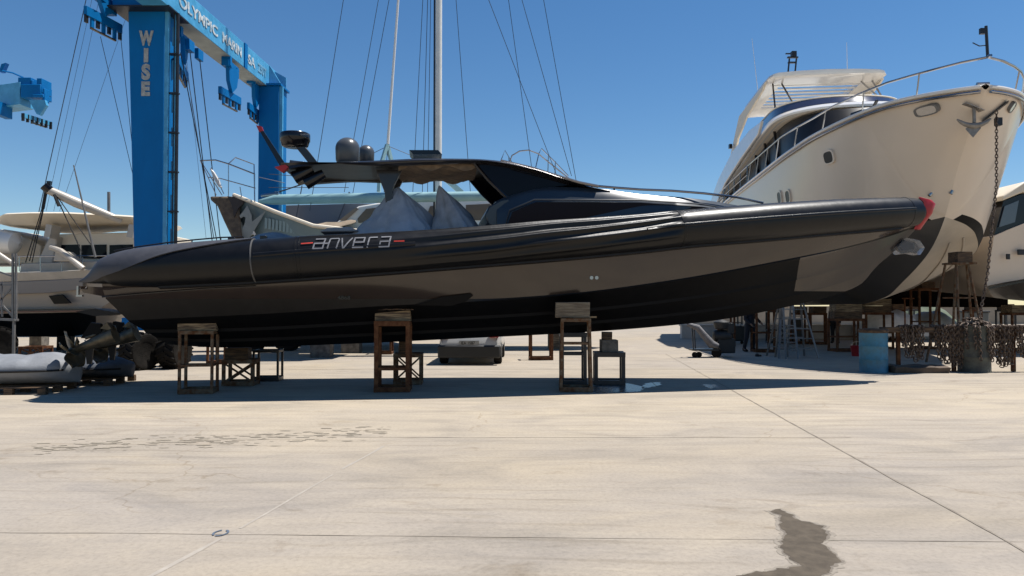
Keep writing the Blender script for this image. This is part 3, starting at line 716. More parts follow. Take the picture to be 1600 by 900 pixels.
# ================================================================== STANDS AND BLOCKS
def trestle(name, label, loc, w, d, h, rz, mat, th=.05, brace=(), taper=0.0, mid=None, group='steel trestles standing on the yard'):
    root = thing(name, label, 'stand', (0, 0, 0), group)
    for sx_ in (-1, 1):
        for sy in (-1, 1):
            m = MB(); k = 1 + taper; m.bar((sx_ * w / 2 * k, sy * d / 2 * k, 0), (sx_ * w / 2, sy * d / 2, h), th, th, (0, 1, 0)); m.build('leg', mat, root, bev=.004)
    m = MB()
    for sy in (-1, 1): m.box((0, sy * d / 2, h - th / 2 + .001), (w + th * 1.1, th * 1.1, th * 1.3))
    for sx_ in (-1, 1): m.box((sx_ * w / 2, 0, h - th / 2 - .002), (th * 1.06, d - th, th * 1.1))
    m.build('top_frame', mat, root, bev=.004)
    m = MB(); k = 1 + taper
    for sy in (-1, 1): m.box((0, sy * d / 2 * k, .05), (w * k + th * 1.1, th * 1.12, .09))
    for sx_ in (-1, 1): m.box((sx_ * w / 2 * k, 0, .045), (th * 1.16, d * k - th, .075))
    m.build('base_frame', mat, root, bev=.004)
    if mid:
        m = MB(); zz = mid * h
        for sy in (-1, 1): m.box((0, sy * d / 2, zz), (w, th * .7, th * .7))
        for sx_ in (-1, 1): m.box((sx_ * w / 2, 0, zz), (th * .66, d, th * .66))
        m.build('rail', mat, root)
    for sy in brace:
        m = MB(); z0 = .08; z1 = (mid * h if mid else h - th)
        m.bar((-w / 2, sy * d / 2, z0), (w / 2, sy * d / 2, z1), th * .6, th * .5); m.bar((w / 2, sy * d / 2 + .012, z0), (-w / 2, sy * d / 2 + .012, z1), th * .6, th * .5)
        m.build('cross_brace', mat, root)
    root.location = loc; root.rotation_euler = (0, 0, rz); ORG[root] = Vector(loc); return root
def block(name, label, c, size, rz, mat, group='timber and concrete blocks packed under the hulls', cat='block'):
    m = MB(); hx, hy, hz = [q / 2 for q in size]
    m.box((0, 0, 0), size); mm = Matrix.Rotation(rz, 3, 'Z')
    for v in m.v:
        k = noise.noise_vector(v * 3 + Vector(c)) * .014; v += k
    m.v = [mm @ v + Vector(c) for v in m.v]
    o = m.build(name, mat, loc=(c[0], c[1], c[2] - hz), bev=.008); return tag(o, label, cat, group)
def gxy(px, py): p = G(px, py); return p.x, p.y
# A
c = (G(277, 616) + G(341, 612)) / 2 + Vector((0, .02, 0)); rzA = R(9)
trestle('trestle', 'narrow rusty steel trestle under the stern, nearest the propeller', (c.x, c.y, 0), .56, .42, 1.14, rzA, M_rust2, .05, mid=.45)
zt = 1.145
block('timber_block', 'lower split timber block on the trestle under the stern', (c.x, c.y, zt + .10), (.68, .34, .20), rzA, M_wood)
block('timber_block', 'upper timber block wedged against the hull on the sternmost trestle', (c.x + .0, c.y, zt + .265), (.66, .30, .12), rzA, M_wood)
# B
c = G(611, 613) + Vector((0, .26, 0))
trestle('trestle', 'tall rusty brown trestle under the middle of the black boat', (c.x, c.y, 0), .58, .5, 1.31, R(3), M_rust, .075, mid=.33)
block('timber_block', 'pale timber block on the tall brown middle trestle', (c.x, c.y, 1.315 + .10), (.66, .34, .20), R(3), M_wood)
m = MB()
for i in range(16): m.box((c.x - .38 + i * .05, c.y - .1 + random.uniform(-.02, .02), 1.532 + random.uniform(0, .008)), (.045, .34, .02), random.uniform(-.1, .1))
tag(m.build('packing_plank', M_woodd, loc=(c.x, c.y, 1.52)), 'splintered dark plank between hull and middle trestle block', 'plank')
c2 = G(628, 601) + Vector((.0, .25, 0))
trestle('trestle', 'low cross braced trestle directly behind the tall middle trestle', (c2.x + .1, c2.y, 0), .52, .5, .62, R(4), M_rust2, .06, brace=(-1, 1))
block('timber_block', 'square timber post on the low trestle behind the middle stand', (c2.x + .03, c2.y, .62 + .17), (.26, .26, .34), .2, M_woodd)
# C
c = G(901, 613) + Vector((0, .22, 0))
trestle('trestle', 'flaking pale legged trestle with splayed legs beneath the pale block', (c.x, c.y, 0), .50, .40, 1.36, R(-2), M_rust2, .05, taper=.12, mid=.66)
block('timber_block', 'weathered grey timber block holding the hull on the splay legged trestle', (c.x - .06, c.y, 1.365 + .16), (.64, .34, .29), R(-2), pm('grey_timber', (.34, .28, .19), .9, scale=4, bump=.6, col2=(.16, .12, .08), stretch=(.6, 3, 6)))
m = MB(); m.box((c.x + .17, c.y, 1.39), (.42, .2, .03), R(6)); tag(m.build('wedge', M_wood, loc=(c.x + .17, c.y, 1.375)), 'thin timber wedge poking out right of the pale block', 'wedge')
c2 = G(900, 607) + Vector((0, .75, 0))
trestle('trestle', 'dark steel trestle seen through the splay legged stand', (c2.x, c2.y, 0), .46, .4, 1.05, 0, M_dsteel, .07, mid=.6)
# D
c = G(953, 601) + Vector((0, .15, 0))
trestle('trestle', 'low square dark steel trestle carrying concrete blocks under the keel', (c.x, c.y, 0), .55, .42, .65, R(-3), M_dsteel, .075)
block('concrete_block', 'larger grey concrete block on the low dark trestle', (c.x + .0, c.y, .65 + .13), (.34, .3, .25), .05, M_conc)
block('timber_block', 'small timber offcut on top of the concrete block under the keel', (c.x - .04, c.y, .905 + .08), (.22, .24, .15), -.1, M_woodd)
# behind A
c = G(371, 603) + Vector((0, .2, 0))
trestle('trestle', 'low cross braced trestle just right of the sternmost stand', (c.x, c.y, 0), .56, .45, .52, R(5), M_rust2, .065, brace=(-1, 1))
block('timber_block', 'brown timber block on the low cross braced trestle near the stern', (c.x - .06, c.y, .52 + .12), (.46, .3, .23), R(5), M_woodd)
c = G(414, 596) + Vector((0, .2, 0))
trestle('trestle', 'thin black trestle behind the low cross braced stand near the stern', (c.x, c.y, 0), .50, .4, .66, R(4), M_dsteel, .045)
# behind, under other hulls
far = [((56, 562), .62, .55, .40, 'small dark trestle under the white motor yacht at far left', 'brace'), ((845, 562), .62, .5, .85, 'rusty trestle right of the parked car', None), ((600, 553), .5, .5, .75, 'far trestle seen left of the tall middle stand', None),
       ((345, 568), .5, .5, .6, 'far rusty trestle in the shade left of the black trestle', None)]
for (px, py), w, d, h, lb, br in far:
    q = G(px, py); trestle('trestle', lb, (q.x, q.y, 0), w, d, h, R(random.uniform(-8, 8)), M_rust, .06, brace=(-1, 1) if br else ())
for (px, py), sz, lb in (((500, 559), (.62, .5, .55), 'grey concrete keel block left of the parked car'), ((547, 552), (.62, .5, .55), 'smaller looking concrete keel block nearest the parked car'), ((55, 540), (.5, .5, .5), 'timber pile under the left motor yacht keel')):
    q = G(px, py); block('concrete_block', lb, (q.x, q.y + .25, sz[2] / 2), sz, 0, M_conc)
q = G(868, 545); block('timber_block', 'light brown timber pile right of the rusty trestle beyond the boat', (q.x, q.y, .28), (.5, .6, .56), .1, M_wood)

# ================================================================== DINGHIES ON PALLETS
def pallet(label, c, w, d, rz):
    root = thing('pallet', label, 'pallet', (0, 0, 0), 'wooden pallets under the covered dinghies')
    for y in (-d / 2 + .05, 0, d / 2 - .05):
        for x in (-w / 2 + .07, 0, w / 2 - .07): m = MB(); m.box((x, y, .055), (.14, .1, .11)); m.build('foot', M_woodd, root)
    for i in range(5): m = MB(); m.box((0, -d / 2 + .06 + i * (d - .12) / 4, .121), (w, .1, .02)); m.build('deck_board', M_woodd, root)
    root.location = c; root.rotation_euler = (0, 0, rz); return root
def dinghy(label, c, L, Wd, H, rz, mat, z0, nose):
    root = thing('covered_dinghy', label, 'dinghy', (0, 0, 0), 'covered dinghies on pallets'); m = MB(); rings = []
    for i in range(41):
        t = i / 40; e_ = max(.05, 1 - t ** 7) ** .5 * max(.2, 1 - (1 - t) ** 9) ** .5; w = Wd * e_; h = H * (1 - .25 * t + .16 * math.sin(t * 9)) * e_; lift = nose * t ** 2.2
        ring = []
        for k in range(28):
            a = 2 * math.pi * k / 28; ca, sa = math.cos(a), math.sin(a); q = 1 + .05 * noise.noise(Vector((t * 8, ca * 2, sa * 2 + L)))
            ring.append(Vector(((t - .5) * L, w * ca * q * (1 if sa < .2 else 1 - .15 * sa), lift + H * .5 + (h * .5 * sa * q if sa > 0 else H * .5 * sa) + (.05 * noise.noise(Vector((t * 6, ca * 3, L))) if sa > 0.3 else 0))))
        rings.append(ring)
    m.loft(rings); m.build('cover', mat, root, sharp=60)
    s_ = MB()
    for sd in (-1, 1): s_.tube([((i / 20 - .5) * L, sd * (Wd * max(.05, 1 - (i / 20) ** 7) ** .5 * max(.2, 1 - (1 - i / 20) ** 9) ** .5 + .005), nose * (i / 20) ** 2.2 + H * .42) for i in range(1, 20)], .02, 6)
    s_.build('rub_rail', M_shelf, root)
    root.location = (c[0], c[1], z0); root.rotation_euler = (0, 0, rz); return root
q = G(20, 617); pallet('splintered pallet beneath the nearest covered dinghy at the left edge', (q.x - .1, q.y + .5, 0), 1.3, 1.1, R(4))
dinghy('light grey covered inflatable dinghy at the left edge with raised nose', (q.x - .55, q.y + .55), 2.7, .60, .62, R(6), pm('light_grey_cover', (.33, .34, .36), .7, var=.2, scale=3, bump=.4), .14, .02)
q = G(125, 603); pallet('pallet beneath the long dark covered dinghy', (q.x - .15, q.y + .5, 0), 1.5, 1.1, R(2))
dinghy('long dark blue grey covered dinghy lying on a low pallet under the propellers', (q.x - .2, q.y + .5), 1.95, .55, .44, R(2), pm('slate_cover', (.10, .11, .13), .8, var=.3, scale=4, bump=.6), .14, 0)

# ================================================================== TRAVEL LIFTS
lift = thing('travel_lift', 'tall blue boat travel lift gantry behind the stern with white lettering on leg and girder', 'boat lift', (-8.9, 19.6, 0))
D1, D2 = 19.5, 26.2
zg = P(272, 17, D1).z; XR = P(272, 100, D1).x
def leg(x0t, x0b, x1, y0, dep, z0, z1, name='gantry_leg'):
    m = MB(); m.loft([[Vector((xl, y0, z)), Vector((x1 - .10, y0, z)), Vector((x1 - .10, y0 + dep, z)), Vector((xl, y0 + dep, z))] for xl, z in ((x0b, z0), (x0t, z1))])
    return m.build(name, M_blue, lift, bev=.02)
xa, xb = P(200, 20, D1).x, P(213, 390, D1).x; x255 = P(257, 200, D1).x
l1 = leg(xa, xb, x255 + .08, D1, .8, 1.2, zg)
m = MB(); m.box((x255 + .025, D1 + .06, (1.2 + zg) / 2 - .01), (.10, .10, zg - 1.22)); m.build('sunlit_edge_strip', M_lblue, l1)  # pale strip standing in for the sunlit side face of the leg
# ladder and pipes on the right of the leg
m = MB(); yL = D1 + .12; xl = x255 + .17; xr = x255 + .27
for x in (xl, ): m.box((x - .01, yL + .10, (1.4 + zg) / 2), (.05, .06, zg - 1.45))
k = 1.6
while k < zg + .4: m.box((xl - .045, yL + .06, k), (.045, .04, .5)); k += .9
m.build('ladder_channel', M_lblue, lift)
m = MB(); m.tube([(xr, yL, 1.4), (xr, yL, zg - .02)], .045, 10); m.tube([(xr - .08, yL - .03, 1.4), (xr - .08, yL - .03, zg - .02)], .014, 8)
k = 2.0
while k < zg - .3: m.box((xr - .08, yL, k), (.26, .12, .04)); k += 1.05
m.build('pipe', M_dsteel, lift)
x2a, x2b = P(403, 300, D2).x, P(435, 300, D2).x
m = MB(); m.box(((x2a + x2b) / 2, D2 + .45, (1.2 + zg) / 2), (x2b - x2a, .9, zg - 1.2)); l2 = m.build('gantry_leg', M_blue, lift, bev=.02)
m = MB(); m.box((x2b + .06, D2 + .08, (1.2 + zg) / 2), (.11, .12, zg - 1.22)); m.build('sunlit_edge_strip', M_lblue, l2)  # sunlit side of the far leg, put in as a paler strip
m = MB(); m.box(((x2a + x2b) / 2, D2 + .45, zg + .04), (x2b - x2a + .16, 1.06, .07)); m.build('leg_flange', M_blue, l2)
# lettered girder
gx1 = P(417, 127, D2).x; gw = .66; gh = .80
gx0 = XR + .02
girder = MB(); GA = Vector((P(272, 17, D1).x, D1 - 1.6, 0)); GB = Vector((gx1, D2 + 1.3, 0))
gx = lambda y: P(272, 17, D1).x + (gx1 - P(272, 17, D1).x) * (y - D1) / (D2 - D1)
ring = lambda y: [Vector((gx(y), y, zg + .005)), Vector((gx(y), y, zg + gh)), Vector((gx(y) - gw, y, zg + gh)), Vector((gx(y) - gw, y, zg + .005))]
girder.m = 0; girder.loft([ring(D1 - 1.8), ring(D2 + 1.2)]); gd = girder.build('girder', M_lblue, lift, bev=.012)
m = MB(); m.box((0, 0, 0), (.001, .001, .001)); m.v = []; m.f = []; m.mi = []
y0_, y1_ = D1 + .9, D2 - .05
m.add([Vector((gx(y) - o_, y, zg - .002)) for y, o_ in ((y0_, .01), (y1_, .01), (y1_, gw - .01), (y0_, gw - .01))] + [Vector((gx(y) - o_, y, zg + .003)) for y, o_ in ((y0_, .01), (y1_, .01), (y1_, gw - .01), (y0_, gw - .01))], [(0, 1, 2, 3), (4, 7, 6, 5), (0, 4, 5, 1), (1, 5, 6, 2), (2, 6, 7, 3), (3, 7, 4, 0)])
m.build('girder_soffit', M_under, gd)
dirg = Vector((gx(D2) - gx(D1), D2 - D1, 0)).normalized(); ng = dirg.cross(Vector((0, 0, 1)))
def on_g(px):   # y on the girder face seen at this column
    lo, hi = D1 - 2, D2 + 1.2
    for _ in range(40):
        mid_ = (lo + hi) / 2
        if (gx(mid_) / mid_) * F * math.cos(TH) + CX < px: lo = mid_
        else: hi = mid_
    return lo
for txt, pa, pb in (('OLYMPIC', 274, 340), ('MARIN', 343, 376), ('SA', 384, 396), ('250T', 400, 414)):
    ya, yb = on_g(pa), on_g(pb); L_ = (yb - ya); wd = {'OLYMPIC': 4.45, 'MARIN': 3.25, 'SA': 1.25, '250T': 2.3}[txt]; sz = .42
    o = text_part(txt, sz, Vector((gx(ya), ya, zg + .26)) + ng * .012, dirg, (0, 0, 1), 'girder_lettering', M_wlet if txt != '250T' else pm('faint_letter', (.22, .52, .75), .6, var=.2), gd, .006, .010, xs=L_ / (wd * sz))
m = MB(); ys = on_g(380); m.box((gx(ys) + .02, ys, zg + gh / 2), (.04, .22, gh + .02), math.atan2(-dirg.x, dirg.y)); m.build('girder_splice', M_blue, gd)
m = MB(); yg = on_g(418)
m.prism([Vector((gx(yg) + .01, yg, zg + gh)), Vector((gx(yg) + .01, yg, zg + .09)), Vector((x2b, D2 + .35, zg + .09))], (0, .12, 0))
m.prism([Vector((gx(D2 + .8) + .01, D2 + .75, zg + gh - .05)), Vector((gx(D2 + .8) + .01, D2 + .75, zg + .09)), Vector((x2b - .02, D2 + .85, zg + .09)), Vector((x2b - .02, D2 + .85, zg + gh - .25))], (0, .05, 0)); m.build('gusset', M_lblue, gd)
for i, chh in enumerate('WISE'):
    c = P(227.5, (71, 108, 131, 149.5)[i], D1 - .012); h = (93 - 48, 0, 0, 0)[0]
for y0p, y1p, ch, wpx in ((47.5, 71.5, 'W', 23), (75, 97.5, 'I', 7), (99.5, 125, 'S', 13.5), (127, 150, 'E', 13.5)):
    top_, bot_ = P(229, y0p, D1), P(229, y1p, D1); hgt = top_.z - bot_.z; sz = (hgt - .06) / .70
    o = text_part(ch, sz, Vector((P(228.5, 90, D1).x, D1 - .010, bot_.z + .03)), (1, 0, 0), (0, 0, 1), 'leg_letter', M_offw, l1, .006, .030)
    xs_ = [v.co.x for v in o.data.vertices]; w_ = max(xs_) - min(xs_); mid_ = (max(xs_) + min(xs_)) / 2; cx = P(228.5, 90, D1).x - ORG[o].x
    for v in o.data.vertices: v.co.x = cx + (v.co.x - mid_) * (wpx * D1 / F / w_)
# cross beam over the near legs and its dark underside plate
m = MB(); xw = P(175, 8, D1 - .2).x; m.box(((xw + x255) / 2, D1 + .30, zg + .32), (x255 - xw, 1.0, .6)); m.build('cross_beam', M_blue, lift, bev=.015)
m = MB(); m.box(((xw + x255) / 2 + .1, D1 + .25, zg + .0), (x255 - xw + .3, 1.2, .04)); m.build('beam_plate', M_dsteel, lift)
# bogies and tyres
def tyre(c, r, w, yaw, par, name='wheel'):
    m = MB(); n = 40; prof = [(r * .55, -w / 2 * .8), (r * .78, -w / 2), (r * .93, -w / 2 * .97), (r, -w / 2 * .82), (r, w / 2 * .82), (r * .93, w / 2 * .97), (r * .78, w / 2), (r * .55, w / 2 * .8)]
    m.lathe(prof, (0, 0, 0), n, 'x'); 
    for k in range(18):
        a = 2 * math.pi * k / 18
        for sd in (-1, 1):
            pts = []
            for j in range(5):
                t = j / 4; aa = a + .26 * t * 1.0 + (0.17 if sd > 0 else 0); x = sd * (w * .02 + w * .46 * t)
                pts.append(Vector((x, (r + .012) * math.cos(aa), (r + .012) * math.sin(aa))))
            for p0, p1 in zip(pts[:-1], pts[1:]): m.bar(p0, p1, .045, .04, p0.cross(Vector((1, 0, 0))).cross(Vector((1, 0, 0))))
    mm = Matrix.Rotation(yaw, 3, 'Z'); m.v = [mm @ v + Vector(c) for v in m.v]; t = m.build(name, M_rubber, par)
    h = MB(); h.lathe([(0, -w * .38), (r * .3, -w * .38), (r * .54, -w * .36), (r * .56, -w * .3), (r * .56, w * .3), (r * .54, w * .36), (r * .3, w * .38), (0, w * .38)], (0, 0, 0), 24, 'x'); h.v = [mm @ v + Vector(c) for v in h.v]; h.build('hub', pm('hub_black', (.012, .011, .010), .9, spec=.1), t)
    return t
c = G(209, 579.5); tyre((c.x, c.y + .3, .46), .46, .5, R(-22), lift)
c = G(256, 577.5); tyre((c.x + .1, c.y + .35, .46), .46, .5, R(-6), lift)
m = MB(); m.box(((xb + x255) / 2, D1 + .3, 1.12), (1.5, .5, .34)); m.build('bogie', M_blue, lift, bev=.02)
for xx in (x2a - .25, x2b + .25): tyre((xx, D2 + .45, .5), .5, .45, R(90), lift)
m = MB(); m.box(((x2a + x2b) / 2, D2 + .45, 1.12), (1.6, .5, .34)); m.build('bogie', M_blue, lift, bev=.02)
# hanging sling heads
def sling(par, px, pbar_l, pbar_r, ytop, ybar_l, ybar_r, D, mat=M_blue, dd=1.0):
    """swivel head with a triangular plate above a comb shaped spreader bar running away from the camera"""
    a = P(pbar_l, ybar_l, D); c = P(pbar_r, ybar_r, D + dd); t = P(px, ytop, D + dd * .5)
    mid_ = (a + c) / 2; mid_.z = max(a.z, c.z) * .5 + min(a.z, c.z) * .5 ; zz = (a.z + c.z) / 2
    a.z = c.z = zz + .05; w = (c - a).length
    m = MB(); d = (c - a).normalized(); m.bar(a, c, .10, .24); o = m.build('spreader_bar', mat, par, bev=.008)
    n = 7
    for k in range(n): p = a.lerp(c, (k + .2) / (n - .6)); m = MB(); m.bar(p + Vector((0, 0, -.1)), p + Vector((0, 0, -.30 - .05 * (k % 2))), .10, .05, d.cross(Vector((0, 0, 1)))); m.build('comb_plate', mat if k % 2 else M_dsteel, o)
    m = MB(); m.bar(a.lerp(c, .15) + Vector((0, 0, -.38)), a.lerp(c, .85) + Vector((0, 0, -.38)), .05, .04); m.build('pin_bar', M_bronze, o)
    m = MB(); q = [mid_ * 1.0] ; base_ = Vector((mid_.x, mid_.y, zz + .12)); T = Vector((mid_.x, mid_.y, max(t.z, zz + .4)))
    m.prism([base_ - d * .06, base_ + d * .22 + Vector((0, 0, .25)), T + d * .36, T - d * .30, base_ - d * .26 + Vector((0, 0, .35))], d.cross(Vector((0, 0, 1))) * .12); m.build('head_plate', mat, o)
    m = MB(); m.box(T + Vector((0, 0, .02)), (.22, .85, .18)); m.box(T + Vector((0, .3, -.1)), (.28, .16, .3)); m.box(T + Vector((0, -.3, .1)), (.28, .14, .3)); m.build('trolley', mat, o)
    return T
sling(lift, 165, 133, 189, 2, 20, 48, 18.6, dd=1.3)
sling(lift, 287, 275, 292, 62, 100, 116, 19.9, dd=1.8)
sling(lift, 357, 343, 375, 105, 144, 160, 22.8, dd=1.3)
sling(lift, 397, 388, 405, 132, 169, 180, 25.4, dd=1.2)
for x0, y0, D in ((297, 78, 20.8), (311, 92, 21.4)): m = MB(); m.box(P(x0, y0 - 6, D), (.12, .34, .3)); m.build('sheave', M_blue, lift, bev=.01)
for a, c, D in (((282, 82), (338, 372), 20.4), ((297, 82), (331, 372), 20.8), ((312, 92), (344, 372), 21.4), ((157, 57), (198, 232), 19.2), ((189, 62), (207, 232), 19.4)):
    A, Bq = P(*a, D), P(*c, D + (1.5 if a[0] > 200 else 1)); d = (Bq - A); Bq = A + d * ((A.z - 1.9) / (-d.z)) if a[0] > 200 else A + d * ((A.z - 2.2) / (-d.z))
    m = MB(); m.tube([A, Bq], .014 if a[0] > 200 else .008, 5); m.build('hoist_rope', M_rope, lift)

lift2 = thing('travel_lift', 'pale blue lift arm entering at the far left edge of the picture', 'boat lift', (-20.5, 27, 0))
D = 28.0
m = MB(); a, c = P(-60, 150, D + 1.2), P(42, 150, D); a.z = c.z
m.loft([[p + Vector((0, yy, zz)) for yy, zz in ((-.4, -.42), (-.4, .42), (.4, .42), (.4, -.42))] for p in (a, c)]); m.build('girder', M_lblue, lift2, bev=.01)
m = MB(); q = P(-60, 150, D + 1.2); m.box((q.x, q.y, q.z / 2), (.9, .9, q.z - .3)); m.build('gantry_leg', M_blue, lift2)
m = MB(); m.box(P(57, 146, D - .1), (.75, .7, .5)); m.box(P(45, 130, D - .1), (.5, .5, .3)); m.box(P(69, 137, D - .1), (.2, .6, .55)); m.box(P(50, 138, D - .3), (.12, .1, .6)); m.box(P(60, 150, D - .5), (.4, .08, .12)); m.box(P(72, 150, D - .3), (.08, .3, .5)); m.build('trolley', M_blue, lift2, bev=.02)
m = MB(); m.prism([P(x, y, D - .5) for x, y in ((45, 156), (70, 156), (72, 164), (62, 180), (57, 178))], (0, .15, 0)); m.build('head_plate', M_lblue, lift2)
m = MB(); m.bar(P(35, 180, D - .9), P(80, 194, D + .3), .12, .16); m.build('spreader_bar', M_lblue, lift2)
for k in range(7): x = 36 + 7.2 * k; p = P(x, 183 + 2.2 * k, D - .9 + .18 * k); m = MB(); m.box(p, (.09, .05, .28)); m.build('comb_plate', M_dsteel, lift2)
m = MB(); m.bar(P(49, 191, D - .6), P(70, 198, D), .05, .06); m.build('pin_bar', M_bronze, lift2)
m = MB(); m.box(P(3, 172, D - .2), (.25, .8, .5)); m.build('bracket', M_blue, lift2); m = MB(); m.prism([P(-2, 112, D), P(2, 100, D), P(9, 98, D), P(3, 112, D)], (0, .2, 0)); m.tube([P(1, 110, D), P(20, 114, D), P(36, 121, D)], .03, 5); m.build('top_rail', M_blue, lift2)

# ================================================================== BIG CREAM MOTOR YACHT (right)
YB = Vector((11.56, 18.0, 0)); ya_ = Vector((.109, .994, 0)); yv = Vector((.994, -.109, 0))
def Y(u, v, z): return YB + ya_ * u + yv * v + Vector((0, 0, z))
yacht = thing('motor_yacht', 'large cream motor yacht with hardtop flybridge, its bow towering over the black boat', 'yacht', (12.5, 29, 1.6))
hb = interp([(0, .10), (.25, .55), (.8, 1.18), (1.5, 1.70), (3, 2.42), (5, 2.92), (8, 3.15), (12, 3.25), (25, 3.1)])
zd = interp([(0, 6.97), (1.5, 7.02), (3, 6.92), (6, 6.75), (12, 6.6), (18, 6.6), (25, 6.6)])
stem = interp([(-.02, 6.9), (.7, 6.15), (1.42, 5.25), (2.27, 3.92), (3.0, 3.25), (3.7, 2.87), (5.0, 2.35), (6.35, 1.9), (9, 1.65), (25, 1.62)])
ch_v = interp([(2.2, .0), (2.6, .70), (3.2, 1.25), (5, 2.12), (8, 2.7), (12, 2.9), (25, 2.9)])
ch_z = interp([(2.2, 4.03), (2.6, 3.86), (3.2, 3.66), (5, 3.25), (8, 2.85), (12, 2.6), (25, 2.5)])
def ysec(u, sd):
    vd, z1 = hb(u), zd(u)
    if u < 2.2: v0, z0 = 0, stem(u)
    else: v0, z0 = ch_v(u), ch_z(u)
    bow = smooth(9, 1.0, u); pts = []
    for t in (0, .06, .15, .28, .42, .56, .70, .82, .92, 1.0):
        e = t ** (1 - .38 * bow); pts.append(Y(u, sd * (v0 + (vd - v0) * e), z0 + (z1 - z0) * t))
    return pts
us = [0, .06, .15, .28, .45, .65, .9, 1.2, 1.5, 1.8, 2.1, 2.2, 2.35, 2.6, 2.9, 3.2, 3.7, 4.3, 5, 6, 7, 8, 9.5, 11, 13, 15, 18, 21, 25]
us = sorted(set([round(u + (v - u) * k / 3, 4) for u, v in zip(us[:-1], us[1:]) for k in range(3)] + [25]))
for sd, nm in ((-1, 'port'), (1, 'starboard')):
    m = MB(); m.loft([ysec(u, sd) for u in us], cap=False, closed=False); m.build('topside', M_cream, yacht, sharp=50)
    m = MB(); rings = []
    for u in us:
        if u < 2.2: continue
        v0, z0, zk = ch_v(u), ch_z(u), min(stem(u), ch_z(u) - .001)
        rings.append([Y(u, sd * (v0 * t), zk + (z0 - zk) * (t ** (.75 + .45 * smooth(2.2, 8, u)))) for t in (0, .15, .3, .5, .7, .85, 1)])
    m.loft(rings, cap=False, closed=False); m.build('bottom', M_greyh if sd < 0 else M_lgrey, yacht, sharp=50)  # starboard half gets the colour with ground bounce painted in
    m = MB(); rings = []
    for u in [u for u in us if u > 2.3]:
        a, c = ysec(u, sd)[0], ysec(u, sd)[1]; o_ = yv * sd * .012; d = (c - a).normalized()
        rings.append([a + o_ - Vector((0, 0, .0)), a + o_ + d * .27, a + d * .27 - o_, a - o_])
    m.loft(rings); m.build('boot_stripe', M_anti, yacht)
    m = MB(); m.tube([Y(u, sd * (hb(u) + .02), zd(u) - .02) for u in us], .05, 8); m.build('rubbing_strake', M_white, yacht)
    m = MB(); m.tube([Y(u, sd * (hb(u) + .012), zd(u) - .14) for u in us], .04, 8); m.build('steel_strake', M_steel, yacht)
    # spray rails
    m = MB()
    for f_ in (.45, .75): m.tube([Y(u, sd * ch_v(u) * f_, stem(u) + (ch_z(u) - stem(u)) * f_ ** (.75 + .45 * smooth(2.2, 8, u)) - .01) for u in us if u >= 3.2], .025, 6)
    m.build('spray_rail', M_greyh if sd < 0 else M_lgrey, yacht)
m = MB(); L = [[Y(u, -hb(u), zd(u)), Y(u, 0, zd(u) + .06), Y(u, hb(u), zd(u))] for u in us]; m.loft(L, cap=False, closed=False); m.build('deck', M_white, yacht)
m = MB(); t = [Y(25, v, z) for v, z in ((-3.1, 6.6), (-2.9, 2.5), (0, 1.62), (2.9, 2.5), (3.1, 6.6))]; m.add(t, [(0, 1, 2, 3, 4)]); m.build('transom', M_cream, yacht)
def hull_on(px, py, sd):   # point of the topside seen at a pixel
    best = None
    for i in range(1, 220):
        u = i * .09; s_ = ysec(u, sd)
        for a, c in zip(s_[:-1], s_[1:]):
            for t in (0, .25, .5, .75):
                p = a.lerp(c, t); q = p - CO; f_ = q.dot(CF); X = CX + F * q.dot(CR) / f_; Yp = CY - F * q.dot(CU) / f_
                d = (X - px) ** 2 + (Yp - py) ** 2
                if best is None or d < best[0]: best = (d, u, p)
    u = best[1]; p = best[2]; e = .1
    sidx = ysec(u, sd); j = min(range(9), key=lambda k: (sidx[k] - p).length); tz = (sidx[j + 1] - sidx[j]).normalized(); tu = (ysec(u + .15, sd)[j] - sidx[j]); tu.z = 0; tu.normalize()
    n = tu.cross(tz).normalized(); n = n if n.dot(yv) * sd > 0 else -n
    return p, tu, tz, n
def oval(name, px, py, sd, rx, ry, mat, frame, depth=.05, sq=1.0):
    p, tu, tz, n = hull_on(px, py, sd); tz = n.cross(tu).normalized() * (1 if n.cross(tu).z > 0 else -1)
    def ring(kx, ky, o): 
        out = []
        for k in range(24):
            a = 2 * math.pi * k / 24; ca, sa = math.cos(a), math.sin(a); c_ = abs(ca) ** .6 * (1 if ca > 0 else -1); s_ = abs(sa) ** .6 * (1 if sa > 0 else -1)
            out.append(p + tu * c_ * kx + tz * s_ * ky + n * o)
        return out
    m = MB(); m.loft([ring(rx * 1.28, ry * 1.3, -.05), ring(rx * 1.25, ry * 1.27, depth), ring(rx, ry, depth), ring(rx, ry, -.05)], cap=False); f_ = m.build(name, frame, yacht)
    m = MB(); m.add(ring(rx, ry, depth * .85), [tuple(range(24))]); m.build('pane', mat, f_, fixn=False); return f_
M_sal = pm('saloon_glass', (.02, .019, .02), .35, spec=.25)
oval('porthole', 1297, 244, -1, .21, .17, M_sal, M_cream)
oval('porthole', 1232, 307, -1, .18, .19, M_sal, M_cream); oval('porthole', 1220, 311, -1, .18, .19, M_sal, M_cream)
oval('fairlead', 1446, 173, -1, .26, .11, M_steel, M_alu); oval('fairlead', 1580, 167, 1, .16, .11, M_steel, M_alu)
for px in (1455, 1504): oval('drain', px, 302, -1, .035, .035, M_dsteel, M_steel)
